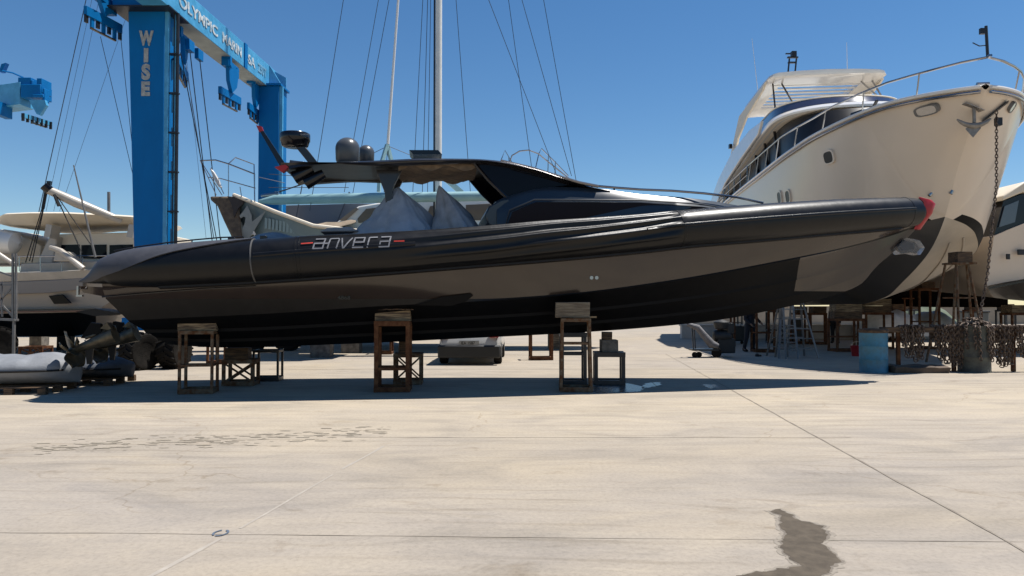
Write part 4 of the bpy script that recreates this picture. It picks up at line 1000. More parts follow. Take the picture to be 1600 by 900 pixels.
# stem plate, anchor, pockets
m = MB(); L = []
for u in (.0, .12, .3, .55, .8):
    L.append([Y(u - .03, -(.12 + u * .35) , stem(u) + .55 if u > .3 else 6.85), Y(u - .06, 0, stem(u) + .35 if u > .3 else 6.8 - u), Y(u - .03, .12 + u * .35, stem(u) + .55 if u > .3 else 6.85)])
q, tu, tz, n = hull_on(1524, 165, -1); tz = tz.normalized()
m = MB(); m.prism([q + tu * .12 * a_ + tz * .24 * (b_ + .3) + n * .012 for a_, b_ in ((-1, -1), (1, -1), (1, 1), (-1, 1))], n * .02); m.build('anchor_pocket', M_steel, yacht, bev=.01)
anch = MB(); C0 = q + n * .10
anch.bar(C0 + Vector((0, 0, .42)), C0 + Vector((0, 0, -.28)), .07, .05)
ext = ya_ * -1
arm = []
for k in range(9):
    a = -1 + 2 * k / 8; arm.append(C0 + (yv * 1) * (a * .40) + n * .02 + Vector((0, 0, -.34 + .17 * a * a)))
anch.tube(arm, [.02, .05, .06, .07, .08, .07, .06, .05, .02], 8)
anch.prism([C0 + yv * x + Vector((0, 0, z)) + n * .04 for x, z in ((-.18, -.36), (.18, -.36), (0, -.58))], n * .05)
anch.bar(C0 + yv * -.2 + Vector((0, 0, .36)), C0 + yv * .2 + Vector((0, 0, .36)), .06, .05); anch.build('anchor', pm('galvanised', (.42, .38, .33), .5, metal=.3, var=.3, scale=8), yacht, bev=.008)
q2, tu2, tz2, n2 = hull_on(1554, 172, 1)
m = MB(); m.prism([q2 + tu2 * .10 * a_ + tz2 * .40 * b_ + n2 * .012 for a_, b_ in ((-1, -1), (1, -1), (1, 1), (-1, 1))], n2 * .02); m.box(q2 + n2 * .1 + Vector((0, 0, -.2)), (.15, .12, .2)); m.build('anchor_pocket', M_dsteel, yacht, bev=.02)
def links(m, pts, L=.075, wr=.009):
    """chain links along a polyline"""
    tot = 0; seg = []
    for a, c in zip(pts[:-1], pts[1:]): seg.append((tot, a, c)); tot += (c - a).length
    k = 0; d = 0
    while d < tot:
        for s0, a, c in reversed(seg):
            if d >= s0: p = a + (c - a).normalized() * (d - s0); t = (c - a).normalized(); break
        x = t.cross(Vector((.3, 1, .1))).normalized(); y = t.cross(x)
        if k % 2: x, y = y, -x
        loop = [p + t * L * .62 * math.cos(a_) + x * L * .36 * math.sin(a_) for a_ in [2 * math.pi * j / 8 for j in range(8)]]
        m.tube(loop, wr, 4, closed=True); d += L * .92; k += 1
m = MB(); pc = [P(1557, 176, 18.35), P(1557, 290, 18.3), P(1551, 345, 18.2), P(1543, 430, 18.05), P(1530, 498, 17.9)]; links(m, pc, .085, .012); m.build('anchor_chain', M_chain, yacht)
# bow rail
for sd in (-1, 1):
    rl = interp([(-.15, .68), (1, .55), (2.2, .54), (4.5, .60), (7.5, .80), (15, .85)]); uu = [-.12, .0, .25, .6, 1, 1.6, 2.4, 3.4, 4.6, 6, 7.5, 9, 10.5, 12, 14]
    m = MB(); m.tube([Y(u - .12 * smooth(4, 0, u), sd * max(.02, hb(max(u, 0)) * (1.02 if u < 4 else .98) - (.08 if u > -.05 else .14)), zd(max(u, 0)) + rl(u)) for u in uu], .032, 8)
    for u in (.9, 2.3, 4.0, 6.0, 8, 9.4, 10.8, 12.2): m.tube([Y(u + .1, sd * (hb(u) - .08), zd(u)), Y(u - .12, sd * (hb(u) * (1.02 if u < 4 else .98) - .09), zd(u) + rl(u))], .022, 6)
    m.build('guard_rail', M_steel, yacht)
    m = MB(); m.tube([Y(u, sd * (hb(u) - .1), zd(u) + .45) for u in (12.5, 14, 16, 18, 20)], .02, 6)
    for u in (12.5, 14, 15.5, 17, 18.5, 20): m.tube([Y(u, sd * (hb(u) - .1), zd(u)), Y(u, sd * (hb(u) - .1), zd(u) + .8)], .02, 6)
    m.tube([Y(u, sd * (hb(u) - .1), zd(u) + .8) for u in (12.5, 14, 16, 18, 20)], .025, 6); m.build('side_rail', M_steel, yacht)
m = MB(); c = Y(-.12, 0, zd(0) + .68); m.tube([c, c + Vector((-.03, 0, .75))], .035, 6); m.box(c + Vector((-.12, 0, .62)), (.12, .08, .14)); m.tube([c + Vector((0, 0, .28)), c + Vector((-.2, 0, .26)), c + Vector((-.36, 0, .34))], .014, 5); m.build('jack_staff', M_dsteel, yacht)
m = MB(); m.box(Y(.3, 0, 7.03), (.26, .4, .07)); m.tube([Y(.12, -.14, 7.05), Y(.12, .14, 7.05)], .05, 8); m.build('bow_roller', M_steel, yacht)
m = MB(); c = Y(4.4, -1.1, 7.1)
m.lathe([(0, -.4), (.3, -.36), (.42, -.15), (.42, .15), (.3, .36), (0, .4)], c, 16, 'x'); m.build('deck_fender', pm('grey_cushion', (.30, .27, .25), .8), yacht)
m = MB(); m.box(Y(3.4, -1.6, 7.15), (.7, .5, .24), .3); m.bar(Y(3.2, -1.6, 7.1), Y(2.8, -1.5, 7.45), .1, .06); m.build('windlass', M_black, yacht, bev=.03)
m = MB(); m.lathe([(0, -.35), (.18, -.3), (.24, 0), (.18, .3), (0, .35)], Y(5.6, -2.1, 6.95), 12, 'x'); m.build('deck_cushion', M_creamp, yacht)
# superstructure bands following a rounded plan
def band(u0, halfw, ul, z0, z1, ulen=1.8, inset=0.0, zt_slope=None, n=14, aft=None, power=2.4):
    """ring of bottom/top points around a rounded front; returns rows (bottom,top) from aft-port round the front to aft-starboard"""
    pts = []
    ub = aft
    side = [(ub + (ul - ub) * k / 5, halfw) for k in range(5)]
    arcp = []
    for k in range(n + 1):
        a = math.pi / 2 * (1 - k / n); arcp.append((ul - (ul - u0) * (abs(math.cos(a)) ** (2 / power)), halfw * (abs(math.sin(a)) ** (2 / power))))
    left = [(u, -v) for u, v in side + arcp]; right = [(u, v) for u, v in (side + arcp)[::-1]][1:]
    return left + right
def wall_band(name, plan, zb, zt, rake, mat, thick=.0, par=yacht):
    m = MB(); rings = []
    for u, v in plan:
        ln = math.hypot(1, 0); b0 = zb(u) if callable(zb) else zb; t0 = zt(u) if callable(zt) else zt
        rings.append([Y(u, v, b0), Y(u + rake, v * (1 - .02), t0)])
    m.loft(rings, cap=False, closed=False); return m.build(name, mat, par, sharp=40)
pl = band(6.6, 2.35, 9.5, 0, 0, aft=22); house = wall_band('deckhouse', pl, 6.6, 7.25, .15, M_creamp)
pl2 = band(6.8, 2.33, 9.7, 0, 0, aft=22); M_sal = pm('saloon_glass', (.02, .019, .02), .35, spec=.25); wall_band('saloon_window', pl2, 7.25, lambda u: 8.5 if u < 15 else 8.5 - (u - 15) * .12, .9, M_sal)
for u in (10.5, 12.2, 14): m = MB(); m.bar(Y(u, -2.37, 7.2), Y(u + .5, -2.40, 8.5), .1, .05, (0, 1, 0)); m.build('window_pillar', M_dsteel, yacht)
# brow / flybridge deck
m = MB(); plo = band(7.9, 2.75, 10.6, 0, 0, aft=24); pli = band(8.4, 2.6, 11, 0, 0, aft=24)
zbrow = interp([(7.5, 8.62), (9, 8.60), (12, 8.45), (16, 8.1), (20, 7.7), (24, 7.2)])
rings = [[Y(u, v * .9, zbrow(u) - .02), Y(u, v * 1.0, zbrow(u) + .0), Y(u, v * 1.01, zbrow(u) + .07), Y(u + .3, v * .96, max(zbrow(u) + .12, 8.85 - max(0, u - 18) * .12))] for u, v in plo]
m.loft(rings, cap=False, closed=False); m.build('flybridge_coaming', M_white, yacht, sharp=40)
m = MB(); N_ = len(plo); vs = [Y(u, v * .97, zbrow(u) - .015) for u, v in plo]; half = N_ // 2
m.add(vs, [(i, i + 1, N_ - 2 - i, N_ - 1 - i) for i in range(half - 1)]); m.build('flybridge_soffit', M_creamp, yacht, fixn=False)
m = MB(); vs = [Y(u + .3, v * .96, 8.86 if u < 18 else 8.85 - (u - 18) * .12) for u, v in plo]; m.add(vs, [(i, i + 1, N_ - 2 - i, N_ - 1 - i) for i in range(half - 1)]); m.build('flybridge_floor', M_white, yacht, fixn=False)
pl3 = band(9.0, 2.45, 11.3, 0, 0, aft=20); wall_band('flybridge_screen', pl3, lambda u: 8.84, lambda u: 9.42 - .04 * max(0, u - 14), .55, M_purp)
wall_band('flybridge_base', band(8.6, 2.5, 11.0, 0, 0, aft=20), 8.72, 8.88, .3, M_white)
m = MB(); m.tube([Y(u + .56, v * .98, 9.44 - .04 * max(0, u - 14)) for u, v in pl3], .03, 6); m.build('screen_rail', M_creamp, yacht)
# side wing panels of the flybridge sweeping aft
for sd in (-1, 1):
    m = MB(); q = [(10.8, 8.86), (13, 9.05), (17, 8.95), (21, 8.3), (24, 7.4), (24, 6.7), (22.5, 6.9), (19, 7.75), (15, 8.2), (11.5, 8.48)]
    m.prism([Y(u, sd * 2.95, z) for u, z in q], yv * -sd * .12); m.build('wing_panel', M_white, yacht, bev=.03)
# hardtop
TH0, TH1 = 12.0, 18.2; m = MB(); ht = []
def hring(u, w, z): return [Y(u, v, zz) for v, zz in ((-w, z), (-w * .985, z + .10), (-w * .6, z + .15), (0, z + .18), (w * .6, z + .15), (w * .985, z + .10), (w, z), (w * .93, z - .05), (w * .72, z - .02))] + [Y(u, v, z - .02) for v in (-w * .72,)] + [Y(u, -w * .93, z - .05)]
zh = lambda u: 11.0 - .0 * u
m.loft([hring(TH0, 2.0, 11.04), hring(TH0 + .05, 2.2, 11.0), hring(TH0 + .25, 2.32, 10.98), hring(13.2, 2.36, 10.98)]); hd = m.build('flybridge_roof', M_white, yacht, sharp=40)
m = MB(); m.loft([hring(16.9, 2.35, 10.98), hring(17.6, 2.3, 10.96), hring(TH1, 2.1, 10.9)]); m.build('flybridge_roof', M_white, yacht, sharp=40)
for sd in (-1, 1):
    m = MB(); m.loft([[Y(u, sd * v, z) for v, z in ((2.35, 10.98), (2.32, 11.1), (1.7, 11.2), (1.65, 10.94), (2.2, 10.93))] for u in (13.15, 15, 16.95)]); m.build('roof_side', M_white, hd)
    m = MB(); q = [(12.6, 10.95), (18.2, 10.95), (20.4, 9.6), (21.5, 8.6), (20.3, 8.6), (18.6, 9.9), (16.5, 10.45), (13.2, 10.75)]; m.prism([Y(u, sd * 2.38, z) for u, z in q], yv * -sd * .10); m.build('roof_wing', M_creamp, yacht, bev=.02)
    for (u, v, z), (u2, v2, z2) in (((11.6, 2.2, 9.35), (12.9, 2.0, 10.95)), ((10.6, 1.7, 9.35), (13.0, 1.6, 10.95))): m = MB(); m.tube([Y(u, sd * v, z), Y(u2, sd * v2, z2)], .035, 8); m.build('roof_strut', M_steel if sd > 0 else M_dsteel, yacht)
for k in range(7):
    u = 13.40 + k * .53; m = MB(); m.box(Y(u, 0, 10.98), (3.3, .22, .04), Matrix.Rotation(-math.atan2(.109, .994), 3, 'Z')); m.build('louvre', M_white, hd)
m = MB(); m.lathe([(0, 0), (.34, 0), (.36, .06), (.36, .14), (.28, .2), (.26, .26), (.15, .32), (0, .33)], Y(14, 1.15 - .9, 11.3), 24); m.build('radar_dome', M_white, hd)
m = MB(); m.box(Y(13.2, -.9, 11.3), (.9, .5, .1), .1); m.build('roof_hatch', M_white, hd, bev=.03)
c = Y(13.4, -1.05, 11.2); m = MB()
for dx in (-.14, .16): m.tube([c + Vector((dx - .1, 0, 0)), c + Vector((dx, 0, .95))], .035, 6)
m.box(c + Vector((0, 0, 1.0)), (.45, .1, .06)); m.box(c + Vector((.04, 0, 1.14)), (.2, .2, .22)); m.box(c + Vector((-.2, 0, 1.16)), (.2, .05, .05)); m.box(c + Vector((-.05, 0, .78)), (.3, .1, .06)); m.build('signal_mast', M_dsteel, yacht)
for a, c in (((1185, 150), (1175, 60)), ((1324, 110), (1323, 66))): 
    m = MB(); D = 33 if a[0] < 1200 else 31; m.tube([P(*a, D), P(*c, D)], [.016, .008], 5); m.build('whip_antenna', M_white, yacht)
m = MB(); m.box(Y(19.6, -2.55, 9.75), (.14, .2, .22)); m.build('speaker', M_black, yacht)
# seats and console on the flybridge
m = MB(); m.box(Y(12.4, 0, 9.2), (2.2, .9, .7)); m.build('helm_console', M_creamp, yacht, bev=.08)

# yacht stands
root = thing('pyramid_stand', 'tall grey pyramid stand of slanting pipes propping the yacht bow', 'stand', (P(1500, 480, 20.6).x, 20.6, 0))
cx = P(1499, 410, 20.6).x; zt = P(1499, 412, 20.6).z
for i, (a, bq) in enumerate(((-.30, -.62), (-.17, -.34), (.0, .06), (.15, .40), (.29, .70))):
    m = MB(); yo = (.25, -.25, .25, -.25, .25)[i]; m.tube([(cx + a, 20.6 + yo * .6, zt), (cx + bq * 1.05, 20.6 + yo * 2.2, 0)], .035, 8); m.build('leg', M_rust2, root)
m = MB(); m.box((cx, 20.6, zt), (.68, .5, .05)); m.build('top_plate', M_rust2, root)
m = MB(); m.box((cx + .0, 20.62, zt - .95), (.92, .04, .04)); m.box((cx, 20.3, 1.0), (1.1, .04, .04)); m.build('rail', M_rust2, root)
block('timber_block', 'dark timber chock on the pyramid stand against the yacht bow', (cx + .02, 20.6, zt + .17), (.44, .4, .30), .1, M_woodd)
for px, py, w, d, h, lb, blk in ((1322, 549, .95, .6, 1.15, 'steel trestle under the yacht keel left of the blue drum', 2), (1368, 545, 1.0, .6, 1.35, 'steel trestle under the yacht keel directly behind the blue drum', 2), (1446, 545, .72, .6, 2.25, 'tall thin trestle under the yacht between drum and chains', 1), (1250, 537, .6, .6, 1.3, 'dark trestle in shade behind the ladders', 1), (1192, 550, .6, .6, 1.5, 'dark trestle in shade left of the ladders', 1)):
    q = G(px, py); trestle('trestle', lb, (q.x, q.y, 0), w, d, h, R(random.uniform(-5, 5)), M_rust, .07, mid=.45)
    for k in range(blk):
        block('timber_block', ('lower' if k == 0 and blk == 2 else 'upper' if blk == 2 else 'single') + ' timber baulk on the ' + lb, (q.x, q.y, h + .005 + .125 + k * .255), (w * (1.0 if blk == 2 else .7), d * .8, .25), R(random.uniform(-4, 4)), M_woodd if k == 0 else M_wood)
for px, py, h, w, lb in ((1420, 540, 1.9, .05, 'slim pair of props left of the tall thin trestle'),):
    r_ = thing('prop_stand', lb, 'stand', G(px, py)); q = G(px, py)
    for dx in (-.14, .14): m = MB(); m.tube([(q.x + dx, q.y, 0), (q.x + dx, q.y, h)], .03, 8); m.build('leg', M_rust, r_)
    m = MB(); m.box((q.x, q.y, h), (.4, .2, .05)); m.build('top_plate', M_rust, r_)

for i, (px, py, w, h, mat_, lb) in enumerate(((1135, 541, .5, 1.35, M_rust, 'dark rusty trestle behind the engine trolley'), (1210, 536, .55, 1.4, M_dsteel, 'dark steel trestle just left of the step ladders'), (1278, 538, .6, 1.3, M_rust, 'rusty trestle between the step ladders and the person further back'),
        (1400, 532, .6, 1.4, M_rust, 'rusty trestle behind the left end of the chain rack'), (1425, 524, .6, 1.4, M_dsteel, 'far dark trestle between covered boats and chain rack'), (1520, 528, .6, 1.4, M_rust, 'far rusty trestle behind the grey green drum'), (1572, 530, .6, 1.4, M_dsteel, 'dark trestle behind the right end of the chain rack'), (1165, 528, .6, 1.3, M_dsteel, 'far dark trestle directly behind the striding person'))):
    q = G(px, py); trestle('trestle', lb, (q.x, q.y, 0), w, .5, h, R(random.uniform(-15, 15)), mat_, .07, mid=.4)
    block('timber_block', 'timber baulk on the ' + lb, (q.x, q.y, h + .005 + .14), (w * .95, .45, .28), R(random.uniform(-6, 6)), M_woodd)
for px, py, w, h, d, lb in ((1146, 537, .8, .75, .6, 'black compressor box beside the striding person'), (1243, 533, .55, 1.0, .5, 'black cabinet standing in shade behind the step ladders')):
    q = G(px, py); root = thing('equipment_box', lb, 'equipment', (q.x, q.y, 0)); m = MB(); m.box((q.x, q.y, h / 2 + .06), (w, d, h - .12)); m.build('casing', M_bump, root, bev=.05)
    m = MB(); m.tube([(q.x - w * .4, q.y, h), (q.x - w * .4, q.y, h + .14), (q.x + w * .4, q.y, h + .14), (q.x + w * .4, q.y, h)], .02, 6); m.build('handle', M_dsteel, root)
    for dx in (-w * .35, w * .35): m = MB(); m.lathe([(0, -.03), (.06, -.03), (.07, 0), (.06, .03), (0, .03)], (q.x + dx, q.y - d * .4, .07), 14, 'y'); m.build('castor', M_rubber, root)
# A-frame ladders
def ladder(label, bl, br, tl, tr, D, rungs, dy):
    root = thing('step_ladder', label, 'ladder', (P(*bl, D).x, D, 0), 'aluminium step ladders under the yacht')
    for sgn in (0, 1):
        A, B_, C_, E = P(*bl, D), P(*br, D), P(*tl, D), P(*tr, D)
        for p in (A, B_): p.z = .0; p.y += sgn * dy
        for p in (C_, E): p.y += dy / 2 + (sgn - .5) * .06
        for a, c in ((A, C_), (B_, E)): m = MB(); m.bar(a, c, .06, .025); m.build('stile', M_alu, root)
        for k in range(1, rungs + 1): t = k / (rungs + .4); m = MB(); m.bar(A.lerp(C_, t), B_.lerp(E, t), .035, .03); m.build('rung', M_alu, root)
ladder('wide aluminium step ladder standing under the yacht bottom', (1217, 557), (1279, 557), (1231, 462), (1262, 462), 22.7, 6, 1.1)
ladder('narrow aluminium step ladder inside the wide one', (1228, 560), (1247, 560), (1231, 465), (1246, 465), 22.4, 7, .9)

# ================================================================== BARRELS, CHAINS, BUCKET
def drum(label, px, py, r, h, mat, name='oil_drum', cat='drum'):
    q = G(px, py); c = Vector((q.x, q.y + r, 0)); root = thing(name, label, cat, c); m = MB()
    prof = [(0, .01), (r * .98, .01), (r, .0), (r, .02), (r * .985, .03)]
    for z0 in (h * .33, h * .66): prof += [(r * .985, z0 - .02), (r * 1.012, z0), (r * .985, z0 + .02)]
    prof += [(r * .985, h - .03), (r, h - .02), (r, h), (r * .96, h), (r * .95, h - .02), (0, h - .02)]
    m.lathe(prof, c, 36); m.build('drum_body', mat, root); return c
cb = drum('dented blue steel drum standing left of the hanging chains', 1375.5, 583, .325, .96, M_barrel)
m = MB(); m.lathe([(0, .05), (.33, .05), (.345, .10), (.33, .14), (.0, .16)], (cb.x, cb.y, .90), 28); tag(m.build('wooden_disc', M_woodd, loc=(cb.x, cb.y, .96)), 'brown wooden disc lying on top of the blue drum', 'wood disc')
cg = drum('grey green concrete filled drum under a heap of chain', 1537, 583, .36, 1.12, pm('mossy_drum', (.15, .15, .115), .8, scale=5, col2=(.08, .075, .06), bump=.4))
# rail for the chains
rr = thing('chain_rack', 'low rusty rack of timber beam on posts carrying hanging chains', 'rack', (cb.x + 1.6, cb.y, 0)); zb = 1.02
xA, xB = cb.x - .25, P(1625, 520, cb.y + .1).x
m = MB(); m.box(((xA + xB) / 2 + .25, cb.y + .05, zb), (xB - xA - .4, .16, .13)); m.build('beam', M_woodd, rr, bev=.01)
for x in (P(1492, 520, cb.y).x, P(1585, 520, cb.y).x, P(1405, 520, cb.y).x):
    m = MB(); m.box((x, cb.y + .06, zb / 2 - .03), (.08, .08, zb - .07)); m.build('post', M_rust, rr)
chains = [(1409, 1415, .42), (1413, 1424, .72), (1419, 1427, .60), (1425, 1436, .8), (1431, 1438, .7), (1434, 1442, .75), (1462, 1468, .55), (1465, 1474, .78), (1470, 1478, .72), (1475, 1485, .86), (1481, 1489, .80), (1486, 1494, .92), (1490, 1499, .78), (1495, 1503, .95), (1500, 1508, .7), (1505, 1512, .97), (1509, 1517, .85), (1557, 1564, .85), (1561, 1569, .93), (1566, 1574, .9), (1571, 1579, .8), (1576, 1583, .88), (1588, 1594, .6), (1592, 1600, .68), (1597, 1606, .7)]
ordn = 'first second third fourth fifth sixth seventh eighth ninth tenth eleventh twelfth thirteenth fourteenth fifteenth sixteenth seventeenth eighteenth nineteenth twentieth twenty-first twenty-second twenty-third twenty-fourth twenty-fifth twenty-sixth'.split()
for i, (x0, x1, dp) in enumerate(chains):
    m = MB(); a = P(x0, 512, cb.y - .06); c = P(x1, 512, cb.y - .06); pts = []; dy = random.uniform(-.04, .03)
    pts.append(Vector((a.x, cb.y + .16, zb - .3 * dp))); pts.append(Vector((a.x, cb.y + .15, zb + .08))); pts.append(Vector((a.x, cb.y - .06 + dy, zb + .09)))
    for k in range(9):
        t = k / 8; x = a.x + (c.x - a.x) * t; s_ = abs(2 * t - 1); pts.append(Vector((x + random.uniform(-.01, .01), cb.y - .06 + dy + random.uniform(-.01, .01), zb + .05 - dp * (1 - s_ ** 5.0))))
    pts += [Vector((c.x, cb.y - .06 + dy, zb + .09)), Vector((c.x, cb.y + .15, zb + .08)), Vector((c.x, cb.y + .16, zb - .2))]
    links(m, pts, .085, .013)
    tag(m.build('hanging_chain', M_chain, loc=(a.x, cb.y, zb - dp)), ordn[i] + ' rusty chain from the blue drum along the timber beam', 'chain', 'rusty chains hanging over the beam')
# heap over the concrete drum
m = MB()
for k in range(26):
    a = random.uniform(0, 2 * math.pi); r0 = random.uniform(.0, .2); pts = [Vector((cg.x + r0 * math.cos(a + 2), cg.y + r0 * math.sin(a + 2), 1.22 + random.uniform(-.03, .07))), Vector((cg.x + .3 * math.cos(a), cg.y + .3 * math.sin(a), 1.18)), Vector((cg.x + .40 * math.cos(a), cg.y + .40 * math.sin(a), 1.08)), Vector((cg.x + .40 * math.cos(a + .06), cg.y + .40 * math.sin(a + .06), 1.0 - random.uniform(.1, .75)))]
    links(m, pts, .085, .013)
tag(m.build('chain_heap', M_chain, loc=(cg.x, cg.y, 1.12)), 'tangled heap of rusty chain spilling over the grey green drum', 'chain')
m = MB(); q = G(1440, 583); L = []
for i in range(14):
    t = i / 13; x = q.x - .65 + 1.3 * t; h = .16 * (1 + .25 * noise.noise(Vector((t * 4, 1, 0))))
    L.append([Vector((x, q.y - .02 + .02 * math.sin(t * 9), .0)), Vector((x + .03, q.y - .05, h * .8)), Vector((x, q.y + .05, h)), Vector((x, q.y + .6, h * 1.0)), Vector((x, q.y + .7, .0))])
m.loft(L); tag(m.build('folded_tarpaulin', pm('brown_tarp', (.17, .12, .085), .9, var=.4, scale=4, bump=.6), loc=(q.x, q.y, 0), sharp=60), 'brown folded tarpaulin lying on the ground right of the blue drum', 'tarpaulin')
q = G(1343, 557); root = thing('bucket', 'red plastic bucket on the ground left of the blue drum', 'bucket', (q.x, q.y + .18, 0))
m = MB(); c = (q.x, q.y + .18, 0); m.lathe([(0, .0), (.15, 0), (.19, .32), (.2, .34), (.185, .34), (.14, .03), (0, .02)], c, 24); m.build('bucket_body', M_red, root)
m = MB(); m.tube([Vector(c) + Vector((.19 * math.cos(a), -.05, .33 + .14 * math.sin(a))) for a in [math.pi * k / 10 for k in range(11)]], .006, 5); m.build('handle', M_steel, root)

# ================================================================== PEOPLE AND CART UNDER THE YACHT
def person(label, c, H, yaw, pose, cloth, grp='people working in the shade under the yacht'):
    sk = H / 1.75
    if pose == 'stride': J = {'pel': (0, 0, .95), 'hl': (-.10, 0, .93), 'kl': (-.20, -.05, .50), 'al': (-.26, .02, .08), 'fl': (-.28, -.14, .03), 'hr': (.10, 0, .93), 'kr': (.14, -.04, .50), 'ar': (.15, .02, .08), 'fr': (.17, -.15, .03), 'ch': (0, .0, 1.22), 'nk': (0, 0, 1.46), 'hd': (0, -.03, 1.60), 'sl': (-.18, 0, 1.42), 'el': (-.26, -.05, 1.14), 'wl': (-.20, -.24, .98), 'sr': (.18, 0, 1.42), 'er': (.28, -.04, 1.15), 'wr': (.26, -.25, 1.02)}
    else: J = {'pel': (0, 0, .95), 'hl': (-.09, 0, .93), 'kl': (-.10, -.03, .50), 'al': (-.10, .02, .08), 'fl': (-.12, -.14, .03), 'hr': (.09, 0, .93), 'kr': (.10, -.05, .50), 'ar': (.12, .04, .08), 'fr': (.14, -.12, .03), 'ch': (0, .0, 1.22), 'nk': (0, 0, 1.46), 'hd': (0, -.02, 1.60), 'sl': (-.18, 0, 1.42), 'el': (-.22, .02, 1.13), 'wl': (-.22, -.08, .88), 'sr': (.18, 0, 1.42), 'er': (.22, .02, 1.13), 'wr': (.21, -.10, .88)}
    rad = {'pel': .15, 'hl': .10, 'kl': .065, 'al': .045, 'fl': .035, 'hr': .10, 'kr': .065, 'ar': .045, 'fr': .035, 'ch': .15, 'nk': .055, 'hd': .10, 'sl': .065, 'el': .045, 'wl': .03, 'sr': .065, 'er': .045, 'wr': .03}
    E = [('pel', 'hl'), ('hl', 'kl'), ('kl', 'al'), ('al', 'fl'), ('pel', 'hr'), ('hr', 'kr'), ('kr', 'ar'), ('ar', 'fr'), ('pel', 'ch'), ('ch', 'nk'), ('nk', 'hd'), ('ch', 'sl'), ('sl', 'el'), ('el', 'wl'), ('ch', 'sr'), ('sr', 'er'), ('er', 'wr')]
    V = dict(J)
    for s_ in 'lr':
        w = Vector(J['w' + s_]); e = Vector(J['e' + s_]); d = (w - e).normalized(); sg = -1 if s_ == 'l' else 1
        V['p' + s_] = tuple(w + d * .07); rad['p' + s_] = .034; E.append(('w' + s_, 'p' + s_))
        for k, (off, ln) in enumerate(((-.03, .07), (-.01, .085), (.01, .08), (.03, .065))):
            b0 = w + d * .09 + Vector((off, off * .3, 0)); V[f'f{k}{s_}'] = tuple(b0 + d * ln * .5); V[f'g{k}{s_}'] = tuple(b0 + d * ln + Vector((0, -.02, 0)))
            rad[f'f{k}{s_}'] = .010; rad[f'g{k}{s_}'] = .008; E += [('p' + s_, f'f{k}{s_}'), (f'f{k}{s_}', f'g{k}{s_}')]
        V['t' + s_] = tuple(w + d * .06 + Vector((-sg * .05, -.02, 0))); rad['t' + s_] = .011; E.append(('w' + s_, 't' + s_))
    keys = list(V); me = bpy.data.meshes.new('person'); me.from_pydata([Vector(V[k]) * sk for k in keys], [(keys.index(a), keys.index(b_)) for a, b_ in E], [])
    me.materials.append(M_skin); o = bpy.data.objects.new('person', me); COL.objects.link(o); tag(o, label, 'person', grp)
    md = o.modifiers.new('skin', 'SKIN'); md.use_smooth_shade = True
    for i, k in enumerate(keys): me.skin_vertices[0].data[i].radius = (rad[k] * sk, rad[k] * sk * (.75 if k in ('ch', 'pel') else 1))
    me.skin_vertices[0].data[keys.index('pel')].use_root = True
    s2 = o.modifiers.new('sub', 'SUBSURF'); s2.levels = s2.render_levels = 2
    o.location = c; o.rotation_euler = (0, 0, yaw); ORG[o] = Vector((0, 0, 0))
    def garment(name, chain, k_, mat):
        m = MB(); 
        for ch in chain: 
            pts = [Vector(V[q_]) * sk for q_ in ch]; fine_ = []; rr_ = []
            for i in range(len(pts) - 1):
                for t in range(5): fine_.append(pts[i].lerp(pts[i + 1], t / 5)); rr_.append(((rad[ch[i]] * (1 - t / 5) + rad[ch[i + 1]] * t / 5) * k_ + .012) * sk)
            fine_.append(pts[-1]); rr_.append((rad[ch[-1]] * k_ + .01) * sk); m.tube(fine_, rr_, 12)
        g_ = m.build(name, mat, o, sharp=60); return g_
    garment('trousers', [('pel', 'hl', 'kl', 'al'), ('pel', 'hr', 'kr', 'ar')], 1.06, cloth)
    garment('shirt', [('pel', 'ch', 'nk'), ('ch', 'sl', 'el', 'wl'), ('ch', 'sr', 'er', 'wr')], 1.04, cloth)
    garment('shoe', [('al', 'fl'), ('ar', 'fr')], 1.25, M_black)
    m = MB(); hd_ = Vector(J['hd']) * sk; prof = [(.004, .13), (.06, .12), (.098, .07), (.108, .02), (.10, -.01)]; m.lathe([(r * sk, z * sk) for r, z in prof], hd_ + Vector((0, .012, .0)), 16); m.build('hair', M_hair, o)
    m = MB(); m.prism([hd_ + Vector(q_) * sk for q_ in ((-.012, -.095, .02), (.012, -.095, .02), (.016, -.095, -.03), (-.016, -.095, -.03))], (0, -.022, 0))
    for x in (-.035, .035): m.box(hd_ + Vector((x, -.093, .02)) * sk, (.022, .01, .01))
    m.box(hd_ + Vector((0, -.09, -.055)) * sk, (.045, .01, .008)); m.build('face', M_hair, o)
    return o
q = G(1172, 549); person('person in dark overalls standing legs apart beside the trolley under the yacht', (q.x, q.y, 0), 1.74, R(25), 'stride', M_cloth1)
q = G(1305, 536); person('person in dark clothes standing further back beyond the ladders', (q.x, q.y, 0), 1.72, R(-30), 'stand', M_cloth1)
q = G(1100, 560)
cart = thing('equipment_trolley', 'small wheeled trolley with hose and engine in the shade under the yacht', 'trolley', (q.x, q.y + .4, 0)); yq = q.y + .3
gx_ = lambda px: (px - 800) / F * yq
m = MB(); m.box(((gx_(1081) + gx_(1122)) / 2, yq + .2, .24), (gx_(1122) - gx_(1081), .5, .05)); m.build('tray', M_dsteel, cart)
m = MB(); m.tube([(gx_(1083), yq, .24), (gx_(1081), yq, .98)], .02, 6); m.tube([(gx_(1091), yq + .4, .24), (gx_(1089), yq + .4, .98)], .02, 6); m.tube([(gx_(1081), yq, .98), (gx_(1089), yq + .4, .98)], .02, 6); m.build('handle', M_dsteel, cart)
for px, dy, r in ((1085, 0, .09), (1093, .1, .09), (1119, 0, .16)): m = MB(); m.lathe([(0, -.03), (r * .9, -.03), (r, -.015), (r, .015), (r * .9, .03), (0, .03)], (gx_(px), yq + dy, r), 20, 'y'); m.build('wheel', M_rubber, cart)
